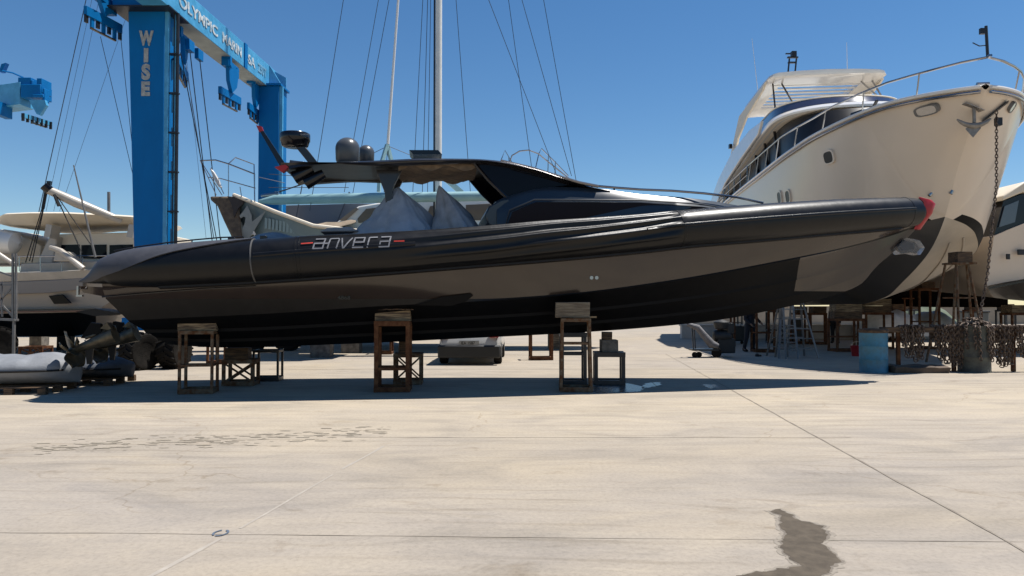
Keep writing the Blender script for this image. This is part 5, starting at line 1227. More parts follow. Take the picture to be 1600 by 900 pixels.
m = MB(); m.tube([P(1074, 506, yq), P(1090, 512, yq), P(1100, 524, yq), P(1112, 538, yq), P(1122, 541, yq)], [.05, .10, .11, .13, .08], 12); m.build('hose_bundle', pm('grey_hose', (.22, .21, .22), .7, var=.4, scale=8, bump=.6), cart)
m = MB(); m.box(P(1132, 540, yq + .4), (.55, .5, .45)); m.lathe([(0, -.3), (.17, -.26), (.2, 0), (.17, .26), (0, .3)], P(1128, 525, yq + .3), 16, 'x'); m.box(P(1140, 513, yq + .3), (.22, .3, .35)); m.lathe([(0, -.15), (.2, -.12), (.25, .1), (0, .2)], P(1127, 508, yq + .3), 16); m.build('engine', M_bump, cart, bev=.03)
q = G(1183, 557); m = MB(); m.lathe([(0, 0), (.06, .0), (.07, .05), (.04, .09), (0, .1)], (q.x, q.y, 0), 12); m.box((q.x + .08, q.y, .03), (.1, .06, .05)); tag(m.build('rag', M_bump, loc=(q.x, q.y, 0)), 'small dark crumpled rag on the shaded ground near the ladders', 'rag')

# ================================================================== CARS
def car(label, c, yaw, L=4.3, W=1.78, H=1.5, paint=M_carw, suv=False, plate=None):
    root = thing('parked_car', label, 'car', (0, 0, 0), 'cars parked beyond the boats')
    # y axis = length, rear at -y
    zb = .30; prof = interp([(-L/2, .62), (-L/2 + .08, .95), (L/2 - 1.1, .98), (L/2 - .3, .86), (L/2, .62)])
    m = MB(); rings = []
    for i in range(25):
        y = -L/2 + L * i / 24; w = W/2 * (1 - .12 * abs(2 * i / 24 - 1) ** 6); zt = prof(y)
        rings.append([Vector(p) for p in ((-w * .92, y, zb), (-w, y, zb + .18), (-w, y, zb + .42), (-w * .95, y, zt - .04), (-w * .82, y, zt), (w * .82, y, zt), (w * .95, y, zt - .04), (w, y, zb + .42), (w, y, zb + .18), (w * .92, y, zb))])
    m.loft(rings); m.build('body', paint, root, bev=.02)
    m = MB(); ca = [(-L/2 + .10, .96, .80), (-L/2 + .35, H - .06, .68), (-L/2 + .9, H, .68), (L/2 - 2.3, H - .02, .68), (L/2 - 1.2, .98, .80)]
    rings = [[Vector((-W/2 * .93, y, .93)), Vector((-W/2 * k, y, z)), Vector((W/2 * k, y, z)), Vector((W/2 * .93, y, .93))] for y, z, k in ca]
    m.loft(rings); m.build('window', M_glass, root, bev=.02)
    m = MB(); m.loft([[Vector((-W/2 * k * .98, y, z - .03)), Vector((-W/2 * k * .9, y, z + .015)), Vector((W/2 * k * .9, y, z + .015)), Vector((W/2 * k * .98, y, z - .03))] for y, z, k in ca[1:4]]); m.build('roof', paint, root, bev=.01)
    for sd in (-1, 1):
        for y, z in ((-L/2 + .5, 0), (-L/2 + 1.9, 0)): m = MB(); m.bar((sd * W/2 * .94, y, .95), (sd * W/2 * .70, y + .15, H - .03), .08, .05); m.build('pillar', paint, root)
    m = MB(); m.box((0, -L/2 + .10, .37), (W * .97, .3, .34)); m.build('rear_bumper', M_bump, root, bev=.04)
    m = MB(); m.box((0, L/2 - .06, .40), (W * .88, .3, .30)); m.build('front_bumper', M_bump, root, bev=.04)
    for x in (-W/2 + .12, W/2 - .12):
        for y in (-L/2 + .75, L/2 - .8):
            m = MB(); m.lathe([(0, -.1), (.2, -.1), (.3, -.11), (.33, -.08), (.33, .08), (.3, .11), (.2, .1), (0, .1)], (x, y, .33), 24, 'x'); t = m.build('wheel', M_rubber, root)
            m = MB(); m.lathe([(0, -.115), (.2, -.105), (.2, .105), (0, .115)], (x, y, .33), 16, 'x'); m.build('rim', M_alu, t)
    for x in (-W/2 + .2, W/2 - .2):
        m = MB(); m.box((x, -L/2 + .03, .82), (.26, .1, .14)); m.build('tail_light', M_red, root, bev=.02)
        m = MB(); m.box((x, L/2 - .06, .70), (.3, .1, .12)); m.build('headlight', M_steel, root, bev=.02)
    if plate:
        m = MB(); m.box((0, -L/2 - .005, .60), (.54, .02, .13)); pt = m.build('licence_plate', pm('plate_white', (.42, .42, .40), .5), root)
        text_part(plate, .12, (-.22, -L/2 - .018, .56), (1, 0, 0), (0, 0, 1), 'plate_text', M_black, pt, .002, .001, xs=.85)
    root.location = c; root.rotation_euler = (0, 0, yaw); return root
q = G(735, 571); car('white hatchback seen from behind below the middle of the black boat', (q.x, q.y + 2.1, 0), R(-1), 4.2, 1.74, 1.48, plate='IEA 1587')
q = G(1540, 503); car('white car parked far off right of the pyramid stand', (q.x - .7, q.y + 1.2, 0), R(-82), 4.2, 1.8, 1.5)
q = G(1500, 500); car('silver grey car in the distance behind the pyramid stand', (q.x - 2, q.y + 4, 0), R(-80), 4.2, 1.8, 1.5, pm('silver_paint', (.30, .32, .31), .3, metal=.4))
q = G(1585, 503); car('dark car at the right edge in the distance', (q.x + 2, q.y + 3, 0), R(-75), 4.2, 1.8, 1.5, pm('dark_paint', (.03, .03, .035), .25, coat=.5))

# covered boats and low walls in the distance
def lump(name, label, cat, px0, px1, pyt, pyb, D, mat, dep=3, grp=None):
    a, c = P(px0, pyb, D), P(px1, pyb, D); zt = P(px0, pyt, D).z; m = MB(); rings = []
    for i in range(21):
        t = i / 20; h = zt * (math.sin(math.pi * min(1, .06 + t * .88)) ** .5) * (1 + .15 * noise.noise(Vector((t * 5, px0, 0)))); x = a.x + (c.x - a.x) * t; w = dep / 2
        rings.append([Vector((x, D + w + w * math.cos(b_), .25 + h * max(0, math.sin(b_)) * .85 * (1 + .08 * noise.noise(Vector((t * 9, b_ * 2, px0)))))) for b_ in [math.pi * k / 12 for k in range(13)]])
    m.loft(rings); o = m.build(name, mat, loc=((a.x + c.x) / 2, D, 0), sharp=60); return tag(o, label, cat, grp)
lump('covered_boat', 'small boat under a bright white tarpaulin behind the blue drum', 'boat', 1380, 1452, 482, 520, 33, M_tarp)
lump('covered_boat', 'low cream covered boat behind the hanging chains', 'boat', 1447, 1512, 487, 515, 36, M_tarp)
lump('covered_boat', 'green tarpaulin covered boat far behind the pyramid stand', 'boat', 1432, 1500, 474, 500, 48, M_green)
for px, D, h, w, lb in ((1522, 40, 1.25, 2.0, 'grey bin by the white car'),): 
    p = P(px, 490, D); root = thing('waste_bin', 'square grey waste bin in front of the distant white car', 'bin', (p.x, D, 0)); m = MB(); m.box((p.x, D, .7), (1.1, .8, 1.1)); m.build('bin_body', pm('bin_grey', (.16, .17, .16), .7), root, bev=.04); m = MB(); m.box((p.x, D, 1.29), (1.2, .9, .1)); m.build('lid', M_bump, root, bev=.03)
def wall(label, x0, x1, D, h, mat, name='low_wall', dx=.4):
    root = thing(name, label, 'wall', ((x0 + x1) / 2, D, 0)); m = MB(); m.box(((x0 + x1) / 2, D, h / 2), (x1 - x0, dx, h)); m.build('wall_face', mat, root)
    m = MB(); m.box(((x0 + x1) / 2, D, h + .04), (x1 - x0 + .1, dx + .1, .08)); m.build('coping', mat, root, bev=.01)
wall('long beige perimeter wall in the distance behind all the boats', -70, 75, 66, 1.5, M_wall)
wall('low white wall beyond the trolley and ladders', 8.3, 22, 36.5, .62, M_wallw)
wall('low white wall seen under the black boat left of the parked car', -12, -3.5, 39, .55, M_wallw)
wall('low white kerb wall between parked car and trolley', -1, 3.0, 45, .5, M_wallw)

# ================================================================== YACHTS AT THE RIGHT EDGE
ny = thing('motor_yacht', 'pale motor yacht with black windows cut by the right edge of the picture', 'yacht', (20, 26, 1.6))
def side_hull(root, pts_top, pts_ch, pts_k, D, dep, mt, mb, name=('topside', 'bottom')):
    """hull seen side on: near side, far side mirrored behind"""
    T = [P(*p, D) for p in pts_top]; C_ = [P(*p, D + .25) for p in pts_ch]; K = [P(*p, D + dep / 2) for p in pts_k]
    far_ = lambda p, o: Vector((p.x, 2 * (D + dep / 2) - p.y, p.z))
    m = MB(); m.loft([[t, t.lerp(c, .5) + Vector((0, .03, 0)), c] for t, c in zip(T, C_)], cap=False, closed=False); m.loft([[far_(t, 0), far_(c, 0)] for t, c in zip(T, C_)], cap=False, closed=False)
    m.loft([[t, far_(t, 0)] for t in T], cap=False, closed=False)
    for i in (0, -1): m.add([T[i], C_[i], K[i], far_(C_[i], 0), far_(T[i], 0)], [(0, 1, 2, 3, 4)])
    m.build(name[0], mt, root, sharp=50)
    m = MB(); m.loft([[c, k, far_(c, 0)] for c, k in zip(C_, K)], cap=False, closed=False); m.build(name[1], mb, root, sharp=50)
    return T, C_, K
Dn = 24.0
side_hull(ny, [(1553,369),(1575,359),(1600,349),(1700,330),(1900,320)], [(1541,447),(1570,441),(1600,436),(1700,430),(1900,425)], [(1553,465),(1575,468),(1600,470),(1700,472),(1900,472)], Dn, 5, M_cream, M_greyh)
m = MB(); m.loft([[P(x, y, Dn - .02), P(x, y + 3, Dn - .02), P(x, y + 3, Dn + .1), P(x, y, Dn + .1)] for x, y in ((1545, 449), (1575, 443), (1600, 438), (1900, 428))]); m.build('boot_stripe', M_black, ny)
m = MB(); m.prism([P(*p, Dn + .1) for p in ((1553,369),(1568,314),(1600,302),(1900,290),(1900,320),(1700,332),(1600,350))], (0, 4.4, 0)); hs = m.build('deckhouse', M_black, ny)
m = MB(); m.prism([P(*p, Dn + .05) for p in ((1561,355),(1570,322),(1592,313),(1586,347))], (0, .04, 0)); m.build('window', pm('grey_tint', (.10, .11, .13), .15, coat=1), hs)
m = MB(); m.prism([P(*p, Dn - .2) for p in ((1566,314),(1567,306),(1600,284),(1700,262),(1900,250),(1900,292),(1700,296),(1600,300))], (0, 4.9, 0)); m.build('roof', M_creamp, ny, bev=.05)
for px, py in ((1575, 401), (1597, 394)): m = MB(); m.box(P(px, py, Dn), (.12 if px < 1590 else .3, .06, .18)); m.build('porthole', M_dsteel, ny, bev=.02)
q = P(1592, 472, 26.5); trestle('trestle', 'steel trestle under the pale yacht at the right edge', (q.x, q.y, 0), .9, .6, 1.35, 0, M_rust, .07)
block('timber_block', 'timber block under the pale yacht at the right edge', (q.x, q.y, 1.355 + .14), (.9, .6, .27), 0, M_wood)
gy = thing('motor_yacht', 'grey and white yacht hull glimpsed between the large bow and the right edge yacht', 'yacht', (20, 36, 1))
side_hull(gy, [(1380,395),(1460,385),(1530,378),(1575,374)], [(1380,452),(1460,448),(1530,446),(1575,446)], [(1380,478),(1460,480),(1530,480),(1575,480)], 33, 5.5, pm('lilac_grey_hull', (.30, .27, .28), .3, coat=.4, var=.1), M_bot)
m = MB(); m.prism([P(*p, 33.2) for p in ((1512,378),(1527,352),(1575,345),(1575,376))], (0, 4.5, 0)); h_ = m.build('deckhouse', M_white, gy, bev=.03)
m = MB(); m.prism([P(*p, 33.1) for p in ((1520,385),(1524,368),(1572,370),(1572,386))], (0, .08, 0)); m.build('window', M_navy, h_)
m = MB(); m.prism([P(*p, 33.1) for p in ((1540,346),(1547,320),(1575,318),(1575,346))], (0, 4.2, 0)); m.build('upper_house', M_white, gy, bev=.03)
m = MB(); m.prism([P(*p, 33.0) for p in ((1543,343),(1548,331),(1575,331),(1575,343))], (0, .08, 0)); m.build('window', M_glass, gy)
for y0 in (402, 428): m = MB(); m.prism([P(*p, 32.96) for p in ((1522,y0),(1542,y0),(1542,y0-7),(1522,y0-7))], (0, .04, 0)); m.build('window', pm('mauve_glass', (.12, .10, .12), .2), gy)
m = MB(); m.bar(P(1485, 412, 32.95), P(1575, 411, 32.95), .05, .08); m.bar(P(1380, 440, 32.95), P(1575, 443, 32.95), .05, .08); m.build('strake', M_white, gy)
m = MB(); m.lathe([(0, -.03), (.1, -.03), (.1, .03), (0, .03)], P(1473, 424, 32.95), 14, 'y'); m.build('porthole', M_dsteel, gy)

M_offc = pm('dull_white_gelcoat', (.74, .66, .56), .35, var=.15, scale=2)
# ================================================================== WHITE MOTOR YACHT (left)
wy = thing('motor_yacht', 'white motor yacht with canopy roof, white boom and gangway at the left edge', 'yacht', (-16, 26, .8))
Dl = 24.0
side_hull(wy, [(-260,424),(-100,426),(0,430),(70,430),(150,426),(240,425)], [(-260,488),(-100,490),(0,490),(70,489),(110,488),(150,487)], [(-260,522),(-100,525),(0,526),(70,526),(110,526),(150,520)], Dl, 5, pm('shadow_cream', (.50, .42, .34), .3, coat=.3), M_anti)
for y0, y1, mt in ((438, 441, M_white), (484, 486, M_black), (487, 488.5, pm('rust_stripe', (.30, .12, .07), .5))):
    m = MB(); m.loft([[P(x, a, Dl - .04), P(x, c, Dl - .04), P(x, c, Dl + .14), P(x, a, Dl + .14)] for x, a, c in ((-200, y0, y1), (0, y0, y1), (150, y0 - 2, y1 - 2))]); m.build('hull_stripe', mt, wy)
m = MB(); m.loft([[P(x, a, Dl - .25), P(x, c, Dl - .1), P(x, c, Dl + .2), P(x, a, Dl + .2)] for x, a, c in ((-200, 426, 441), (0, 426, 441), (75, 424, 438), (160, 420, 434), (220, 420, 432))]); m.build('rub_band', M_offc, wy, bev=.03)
m = MB(); m.loft([[P(x, a, Dl - .12), P(x, c, Dl + .0), P(x, c, Dl + .2), P(x, a, Dl + .2)] for x, a, c in ((-200, 441, 462), (0, 441, 460), (75, 438, 458), (130, 434, 452))]); m.build('shade_strip', pm('strip_shade_grey', (.33, .31, .30), .4), wy, bev=.02)  # grey strip painting the shade below the rub band
m = MB(); m.prism([P(*p, Dl - .03) for p in ((75,462),(98,460),(112,474),(84,475))], (0, .06, 0)); m.build('vent', M_glass, wy, bev=.02)
m = MB(); m.prism([P(*p, Dl + 2.4) for p in ((90,490),(112,490),(110,545),(88,548))], (0, .25, 0)); m.build('rudder', M_anti, wy)
m = MB(); m.prism([P(*p, Dl + .5) for p in ((30,428),(32,412),(150,408),(230,408),(230,428))], (0, 4, 0)); m.build('aft_deck', M_offc, wy, bev=.03)
m = MB(); m.prism([P(*p, Dl + 1.2) for p in ((83,412),(84,366),(240,362),(240,412))], (0, 3, 0)); hs = m.build('deckhouse', M_creamp, wy, bev=.04)
for x0, x1 in ((87, 124), (127, 166), (171, 207), (211, 236)): m = MB(); m.prism([P(*p, Dl + 1.17) for p in ((x0, 404), (x0, 383), (x1, 382), (x1, 404))], (0, .05, 0)); m.build('window', M_glass, hs)
m = MB(); m.prism([P(*p, Dl + .9) for p in ((57,412),(70,382),(76,371),(90,369),(88,384),(82,412))], (0, 3.2, 0)); m.build('stair_fairing', M_offc, wy, bev=.05)
m = MB(); L = []
for x, yt, yb, w in ((24, 352, 354, .3), (34, 347, 357, 1.4), (60, 342, 365, 1.8), (100, 341, 368, 1.9), (150, 341, 360, 1.9), (212, 344, 356, 1.9), (250, 346, 356, 1.8)):
    a, c = P(x, yt, Dl + 2.2), P(x, yb, Dl + 2.2 - w * .0)
    hh = (a.z - c.z); L.append([Vector((a.x, Dl + 2.2 - w, a.z - .06)), Vector((a.x, Dl + 2.2 - w * .9, a.z)), Vector((a.x, Dl + 2.2 + w * .9, a.z)), Vector((a.x, Dl + 2.2 + w, a.z - .06)), Vector((a.x, Dl + 2.2 + w * .8, a.z - .06 - hh * .6)), Vector((a.x, Dl + 2.2 - w * .8, a.z - .06 - hh * .6))])
m.loft(L); m.build('canopy_roof', M_creamp, wy, bev=.02, sharp=30)
for px in (80, 208): m = MB(); m.bar(P(px, 372, Dl + .6), P(px + 4, 352, Dl + .6), .5, .2); m.build('roof_bracket', M_offc, wy)
m = MB(); m.tube([P(76, 297, Dl - .4), P(120, 317, Dl - .1), P(190, 345, Dl + .6)], [.13, .16, .11], 12); bm_ = m.build('boom', M_offc, wy)
m = MB(); m.tube([P(69, 290, Dl - .45), P(78, 298, Dl - .38)], .15, 10); m.box(P(77, 286, Dl - .4), (.12, .1, .12)); m.build('boom_head', M_black, bm_)
for a, c in (((74, 298), (40, 410)), ((74, 300), (46, 408)), ((74, 300), (50, 410)), ((85, 302), (122, 380)), ((86, 302), (142, 382)), ((86, 302), (128, 395))): m = MB(); m.tube([P(*a, Dl - .4), P(*c, Dl - .2)], .016, 5); m.build('boom_line', M_rope, wy)
for a, c in (((72, 298), (67, 326)), ((85, 304), (92, 322))): m = MB(); m.tube([P(*a, Dl - .42), P(*c, Dl - .4)], .05, 6); m.build('pulley', M_rope, wy)
m = MB(); m.tube([P(115, 258, Dl - .5), P(149, 402, Dl - .2)], [.02, .045], 6); m.build('flag_pole', M_alu, wy)
m = MB(); m.tube([P(79, 386, Dl - .4), P(95, 392, Dl - .4), P(130, 420, Dl - .4)], .09, 10); m.build('davit', M_offc, wy)
m = MB(); m.tube([P(-20, 385, Dl - .9), P(22, 413, Dl - .8)], .07, 10); m.build('davit', M_offc, wy)
m = MB(); m.prism([P(*p, Dl - .2) for p in ((83,408),(86,392),(98,392),(116,408))], (0, .6, 0)); m.build('crane_base', M_offc, wy, bev=.03)
m = MB()
for x in range(30, 230, 33): m.tube([P(x, 402, Dl + .3), P(x, 424, Dl + .3)], .016, 5)
m.tube([P(20, 401, Dl + .3), P(100, 400, Dl + .3), P(225, 399, Dl + .3)], .018, 6); m.build('guard_rail', M_steel, wy)
m = MB(); m.box(P(168, 372, Dl + 3), (1.2, .1, .02)); 
m = MB(); m.tube([P(170, 300, 34), P(170, 336, 34)], .07, 8); m.build('exhaust_stack', M_alu, wy)
tn = MB(); tn.tube([P(-40, 378, Dl + .8), P(0, 378, Dl + .8), P(24, 380, Dl + .8), P(32, 383, Dl + .8)], [.42, .42, .36, .1], 16); tag(tn.build('tender', M_white, loc=P(0, 392, Dl + .8)), 'white inflatable tender carried on the deck at the left edge', 'tender')
m = MB(); m.prism([P(*p, Dl + 1.6) for p in ((-60,362),(5,358),(50,375),(64,384),(62,412),(-60,412))], (0, 2, 0)); m.build('cockpit_side', M_creamp, wy, bev=.04)
# gangway tower
gt = thing('access_ladder', 'aluminium lattice access ladder standing at the far left against the white yacht', 'ladder', P(12, 500, 21)); Dg = 21.0
for x in (20, 25): m = MB(); m.bar(P(x, 396, Dg), P(x, 500, Dg), .05, .05); m.build('upright', M_alu, gt)
m = MB(); m.bar(P(-20, 498, Dg), P(26, 500, Dg), .2, .06); m.build('tread', M_alu, gt)
for a, c in (((-5, 445), (18, 445)), ((0, 470), (20, 448)), ((3, 440), (3, 495)), ((5, 478), (20, 495)), ((0, 425), (20, 432))): m = MB(); m.bar(P(*a, Dg), P(*c, Dg), .04, .04); m.build('lattice_bar', M_alu, gt)
for dz in (0,): 
    m = MB(); m.bar(P(22, 500, Dg), (P(22, 500, Dg).x, Dg, 0), .06, .06); m.bar(P(-18, 500, Dg), (P(-18, 500, Dg).x, Dg, 0), .06, .06); m.build('leg', M_alu, gt)
c = G(5, 562); t_ = thing('boat_trailer', 'dark trailer wheel and axle under the white yacht at the left edge', 'trailer', (c.x, c.y, 0))
tyre((c.x - .3, c.y + .2, .48), .48, .3, R(-60), t_); m = MB(); m.box((c.x - 1.3, c.y + .4, .7), (2.2, .6, .16)); m.build('frame', M_dsteel, t_)

# ================================================================== SAILING YACHTS (middle)
sy = thing('sailing_yacht', 'sailing yacht with tall alloy mast, pale blue boom cover and white deckhouse', 'sailing yacht', (-2.5, 25, .8))
Ds = 24.5
mx = P(685, 245, Ds); m = MB(); apex = Vector((mx.x, Ds, P(685, -950, Ds).z)); m.tube([Vector((mx.x, Ds, 2.2)), Vector((mx.x, Ds, 12)), apex], [.115, .11, .06], 14); mast = m.build('mast', M_mast, sy)
m = MB(); m.bar(Vector((mx.x - .14, Ds - .02, 2.2)), Vector((mx.x - .14, Ds - .02, 14)), .05, .05, (0, 1, 0)); m.build('mast_track', M_dsteel, mast)
for zz in (14.5, 19, 24): m = MB(); m.bar(Vector((mx.x - 1.2 + zz * .03, Ds, zz)), Vector((mx.x + 1.2 - zz * .03, Ds, zz)), .08, .04); m.build('spreader', M_mast, mast)
m = MB(); m.tube([P(405, 315, Ds - .4), P(430, 312, Ds - .4), P(600, 309, Ds - .4), P(785, 306, Ds - .4)], [.07, .17, .17, .16], 16); bo = m.build('boom', M_boom, sy)
m = MB(); m.tube([P(408, 306, Ds - .4), P(436, 303, Ds - .4)], [.04, .09], 8); m.box(P(432, 304, Ds - .4), (.1, .1, .2)); m.build('boom_fitting', M_steel, bo)
def wire(p, D, y_at, r=.011, par=None):
    a = P(*p, D); tgt = Vector((mx.x, Ds, P(685, y_at, Ds).z)); m = MB(); m.tube([a, tgt], r, 5); m.build('stay', M_wire, par or sy)
for p, D, y in (((484, 330), 24, -950), ((538, 300), 26, -540), ((548, 320), 25, -420), ((893, 275), 26.5, -458), ((907, 320), 25, -900), ((836, 300), 26, -777), ((880, 300), 27, -200), ((735, 300), 25, -350), ((645, 300), 25, -500), ((668, 300), 25, -900), ((660, 300), 24, -700)): wire(p, D, y)
# second, thinner mast with an A-frame foot
s2 = thing('sailing_yacht', 'white yacht with thin mast on a pale blue A frame, behind the boom cover', 'sailing yacht', (-5, 28, 1))
m = MB(); a = P(606, 225, 27.5); t = P(640, -250, 27.5); m.tube([a, t], [.055, .035], 8); m2 = m.build('mast', M_white, s2)
m = MB()
for x in (594, 614): m.bar(P(605, 226, 27.5), P(x, 262, 27.5 + (x - 604) * .02), .12, .12)
m.bar(P(614, 262, 27.7), P(618, 300, 27.8), .12, .12); m.bar(P(594, 262, 27.5), P(592, 300, 27.4), .12, .12); m.build('mast_frame', M_boom, s2)
m = MB(); m.bar(P(698, 281, 27.5), P(722, 302, 27.5), .22, .2); m.build('boom_strut', M_boom, s2)
for p in ((570, 246), (650, 246), (600, 300)): m = MB(); m.tube([P(606, 228, 27.5), P(*p, 27.5)], .012, 5); m.build('stay', M_wire, s2)
side_hull(s2, [(560,330),(640,332),(720,330),(800,330)], [(560,440),(640,440),(720,440),(800,440)], [(560,500),(640,505),(720,505),(800,500)], 28.5, 3.5, M_white, M_bot)
# white deckhouse of the sailing yacht
side_hull(sy, [(505,356),(600,358),(700,357),(800,355)], [(520,450),(600,455),(700,455),(790,450)], [(530,515),(600,520),(700,520),(780,515)], 25.5, 4, M_pale, M_bot)
m = MB(); m.prism([P(*p, 25.8) for p in ((512,358),(530,344),(560,322),(590,317),(600,316),(680,312),(780,312),(796,325),(800,357))], (0, 3.2, 0)); dh = m.build('deckhouse', M_white, sy, bev=.05)
M_bw = pm('brown_window', (.20, .15, .105), .35, var=.1)
for q_ in (((558,342),(572,326),(590,324),(600,326),(600,346),(560,348)), ((664,344),(672,322),(700,319),(704,346)), ((727,344),(728,320),(766,318),(778,344))): m = MB(); m.prism([P(*p, 25.76) for p in q_], (0, .06, 0)); m.build('window', M_bw, dh, bev=.01)
m = MB(); m.prism([P(*p, 25.74) for p in ((530,344),(556,324),(560,326),(540,344))], (0, .06, 0)); m.build('window', pm('tan_panel', (.36, .28, .20), .5), dh)
m = MB(); L = [[P(x, y - h, 25.2), P(x, y, 25.0), P(x, y + 1, 25.8), P(x, y - h, 25.9)] for x, y, h in ((492, 352, 1), (510, 353, 6), (530, 354, 7), (548, 350, 7), (556, 347, 3))]; m.loft(L); m.build('furled_sail', pm('tan_sail', (.42, .32, .22), .8, var=.3, bump=.4), sy)
# pale blue bow with figure
pb = thing('sailing_yacht', 'pale blue yacht bow with winged horse motif and brown stem piece', 'sailing yacht', (-9, 23, 1.5))
Dp = 22.5
T = [P(x, y, D) for x, y, D in ((366,306,22.3),(384,313,22.15),(430,332,22.0),(490,354,21.9),(560,362,22.0))]; Bt = [P(x, y, D) for x, y, D in ((375,380,23.3),(386,420,22.9),(430,440,22.6),(490,455,22.5),(560,465,22.5))]
m = MB(); m.loft([[t_, t_.lerp(b_, .5) + Vector((0, .12, 0)), b_] for t_, b_ in zip(T, Bt)], cap=False, closed=False)
Tf = [Vector((p.x, 2 * 23.6 - p.y, p.z)) for p in T]; Bf = [Vector((p.x, 2 * 23.6 - p.y, p.z)) for p in Bt]
m.loft([[t_, b_] for t_, b_ in zip(Tf, Bf)], cap=False, closed=False); m.loft([[b_, f_] for b_, f_ in zip(Bt, Bf)], cap=False, closed=False); m.loft([[b_, f_] for b_, f_ in zip(T, Tf)], cap=False, closed=False); m.add([T[0], Bt[0], Bf[0], Tf[0]], [(0, 1, 2, 3)]); m.build('hull', M_pale, pb, sharp=50)
m = MB(); m.tube([t_ + Vector((0, -.05, .02)) for t_ in T], .06, 8); m.build('toe_rail', M_creamp, pb)
M_bs = pm('brown_bowsprit', (.26, .18, .11), .6, scale=6, col2=(.12, .08, .05), bump=.4)
m = MB(); m.loft([[P(x0, y, 22.2), P(x1, y, 22.2), P(x1, y, 22.7), P(x0, y, 22.7)] for x0, x1, y in ((328, 366, 307), (330, 372, 313), (340, 374, 322), (350, 376, 345), (360, 378, 366), (366, 380, 380))]); m.build('stem_piece', M_bs, pb, bev=.05)
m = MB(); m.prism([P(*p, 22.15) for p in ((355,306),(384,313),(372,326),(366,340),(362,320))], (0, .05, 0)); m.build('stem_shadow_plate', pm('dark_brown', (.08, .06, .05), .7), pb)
def onhull(x, y): 
    D = 22.0 + .7 * max(0, (y - 312 - (x - 384) * .3)) / 110; return P(x, y, D - .06)
m = MB(); horse = [(376,378),(376,362),(382,350),(384,340),(380,338),(376,341),(374,337),(381,329),(386,321),(389,327),(393,336),(394,346),(402,340),(414,330),(408,342),(402,352),(396,362),(390,372),(388,382)]
m.prism([onhull(*p) for p in horse], (0, .02, 0)); m.build('horse_motif', M_peg, pb)
m = MB()
for k in range(3): m.prism([onhull(382 + k * 5 + a_, b_) for a_, b_ in ((0, 360), (3, 358), (8, 366), (5, 368))], (0, .02, 0))
m.build('stripe_motif', M_white, pb)
m = MB()
for k in range(13):
    x = 414 + k * 5.6; m.prism([onhull(x + a_, b_ + k * 1.0) for a_, b_ in ((0, 340), (3.8, 341.5), (3.2, 357), (-.6, 357))], (0, .02, 0))
m.build('column_motif', pm('pale_teal', (.32, .46, .50), .5), pb)
for a in (0,):
    m = MB(); pr_ = [((313,251),22.6),((337,250),22.0),((357,256),21.9),((398,272),21.8)]; m.tube([P(*p, D) for p, D in pr_], .022, 6)
    m.tube([P(357,256,21.9), P(368,246,22.3), P(397,257,22.6), P(398,315,21.9)], .018, 6); m.tube([P(325,277,22.3), P(345,279,22), P(399,294,21.9)], .016, 6)
    for p0, p1 in (((313,251),(338,305)), ((316,255),(347,305)), ((357,256),(357,306)), ((330,262),(350,303)), ((398,272),(398,316)), ((375,292),(378,310))): m.tube([P(*p0, 22.1), P(*p1, 22.1)], .014, 5)
    m.build('pulpit', M_steel, pb)
m = MB(); m.prism([P(*p, 22.0) for p in ((327,262),(334,268),(341,280),(346,293),(341,292),(335,282),(331,272))], (0, .1, 0)); m.build('anchor', M_white, pb, bev=.02)
m = MB(); m.prism([P(*p, 22.3) for p in ((500,300),(560,296),(560,300),(500,304))], (0, .02, 0))
for a, c in (((420, 272), (600, 285)), ((420, 293), (545, 293)), ((405, 277), (445, 286))): m = MB(); m.tube([P(*a, 22.4), P(*c, 22.6)], .01, 5); m.build('lifeline', M_wire, pb)
m = MB(); m.tube([P(436, 300, 21), P(475, 287, 21)], .02, 5); m.build('halyard', M_rope, pb)
# grey hull rising behind (bluish panel under boom)
gh = thing('sailing_yacht', 'blue grey yacht topside half hidden behind the pale blue boom cover', 'sailing yacht', (-6, 30, 1))
side_hull(gh, [(405,322),(480,320),(560,318),(640,318)], [(410,420),(480,430),(560,430),(640,430)], [(415,505),(480,512),(560,512),(640,510)], 29.5, 4, pm('bluegrey_hull', (.20, .22, .26), .35, coat=.3), M_anti)
m = MB(); m.tube([P(522, 360, 29.3), P(546, 300, 29.3)], .03, 6); m.tube([P(462, 345, 29.3), P(472, 290, 29.3)], .02, 6); m.build('stay', M_wire, gh)
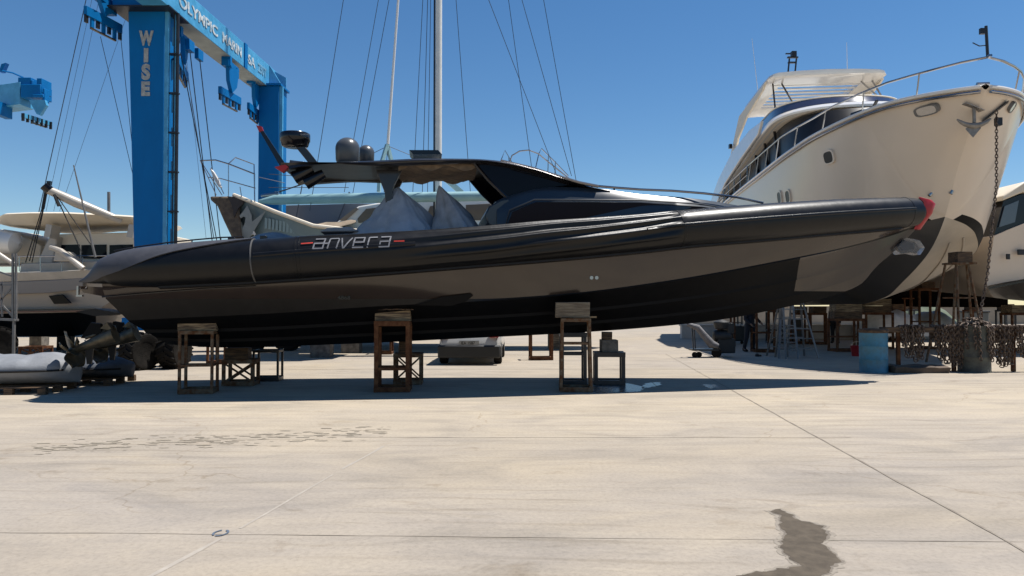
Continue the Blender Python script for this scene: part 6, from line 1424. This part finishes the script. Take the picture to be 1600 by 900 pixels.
# bow pulpit behind the cabin
pp = thing('sailing_yacht', 'yacht bow rail showing above the dark cabin roof of the black boat', 'sailing yacht', (2, 29, 1))
Dq = 27.0
m = MB()
m.tube([P(796, 254, Dq), P(800, 243, Dq), (P(812, 236, Dq)), P(826, 234.5, Dq), P(841, 240, Dq), P(868, 262, Dq), P(893, 282, Dq)], .025, 6)
m.tube([P(837, 262, Dq), P(842, 240, Dq + .2), P(846, 232, Dq + .3), P(868, 254, Dq + .3), P(888, 275, Dq + .3)], .022, 6); m.tube([P(783, 250, Dq), P(789, 235, Dq), P(800, 254, Dq)], .02, 6)
for a, c in (((857, 242), (856, 270)), ((868, 252), (867, 274)), ((795, 245), (796, 262))): m.tube([P(*a, Dq), P(*c, Dq)], .022, 6)
m.build('pulpit', M_steel, pp)
side_hull(pp, [(790,300),(830,303),(900,306),(960,320)], [(800,420),(830,430),(900,430),(960,430)], [(810,500),(830,505),(900,500),(960,495)], Dq, 3.2, M_white, M_bot)
m = MB()
for px, D in ((800, Dq), (870, Dq), (896, Dq)): m.tube([P(px, 258 + (px - 800) * .25, D), P(px, 306, D)], .022, 5)
m.build('stanchion', M_steel, pp)
# rigged yacht at left, mast behind the lift leg
ly = thing('sailing_yacht', 'sailing yacht whose mast stands behind the blue lift leg with stays crossing the sky', 'sailing yacht', (-20, 40, 1))
Dm = 40; xm = P(236, 300, Dm).x; m = MB(); ap = Vector((xm, Dm, P(236, -500, Dm).z)); m.tube([Vector((xm, Dm, 1.6)), ap], [.14, .09], 8); m.build('mast', M_mast, ly)
side_hull(ly, [(30,405),(120,410),(240,412),(330,408)], [(50,470),(120,475),(240,475),(310,470)], [(60,500),(120,503),(240,503),(300,500)], 38.5, 3, M_white, M_bot)
for p, y, D in (((60, 335), -500, 38), ((72, 330), -470, 38), ((84, 330), -420, 38), ((93, 330), -100, 38.5), ((334, 372), -200, 39), ((322, 372), -350, 39)):
    m = MB(); m.tube([P(*p, D), Vector((xm, Dm, P(236, y, Dm).z))], .022 if p[0] in (60, 334) else .009, 5); m.build('stay', M_wire, ly)

for o in list(bpy.data.objects):
    if o.type == 'MESH' and not o.data.polygons and 'person' not in o.name: print('EMPTY MESH', o.name)
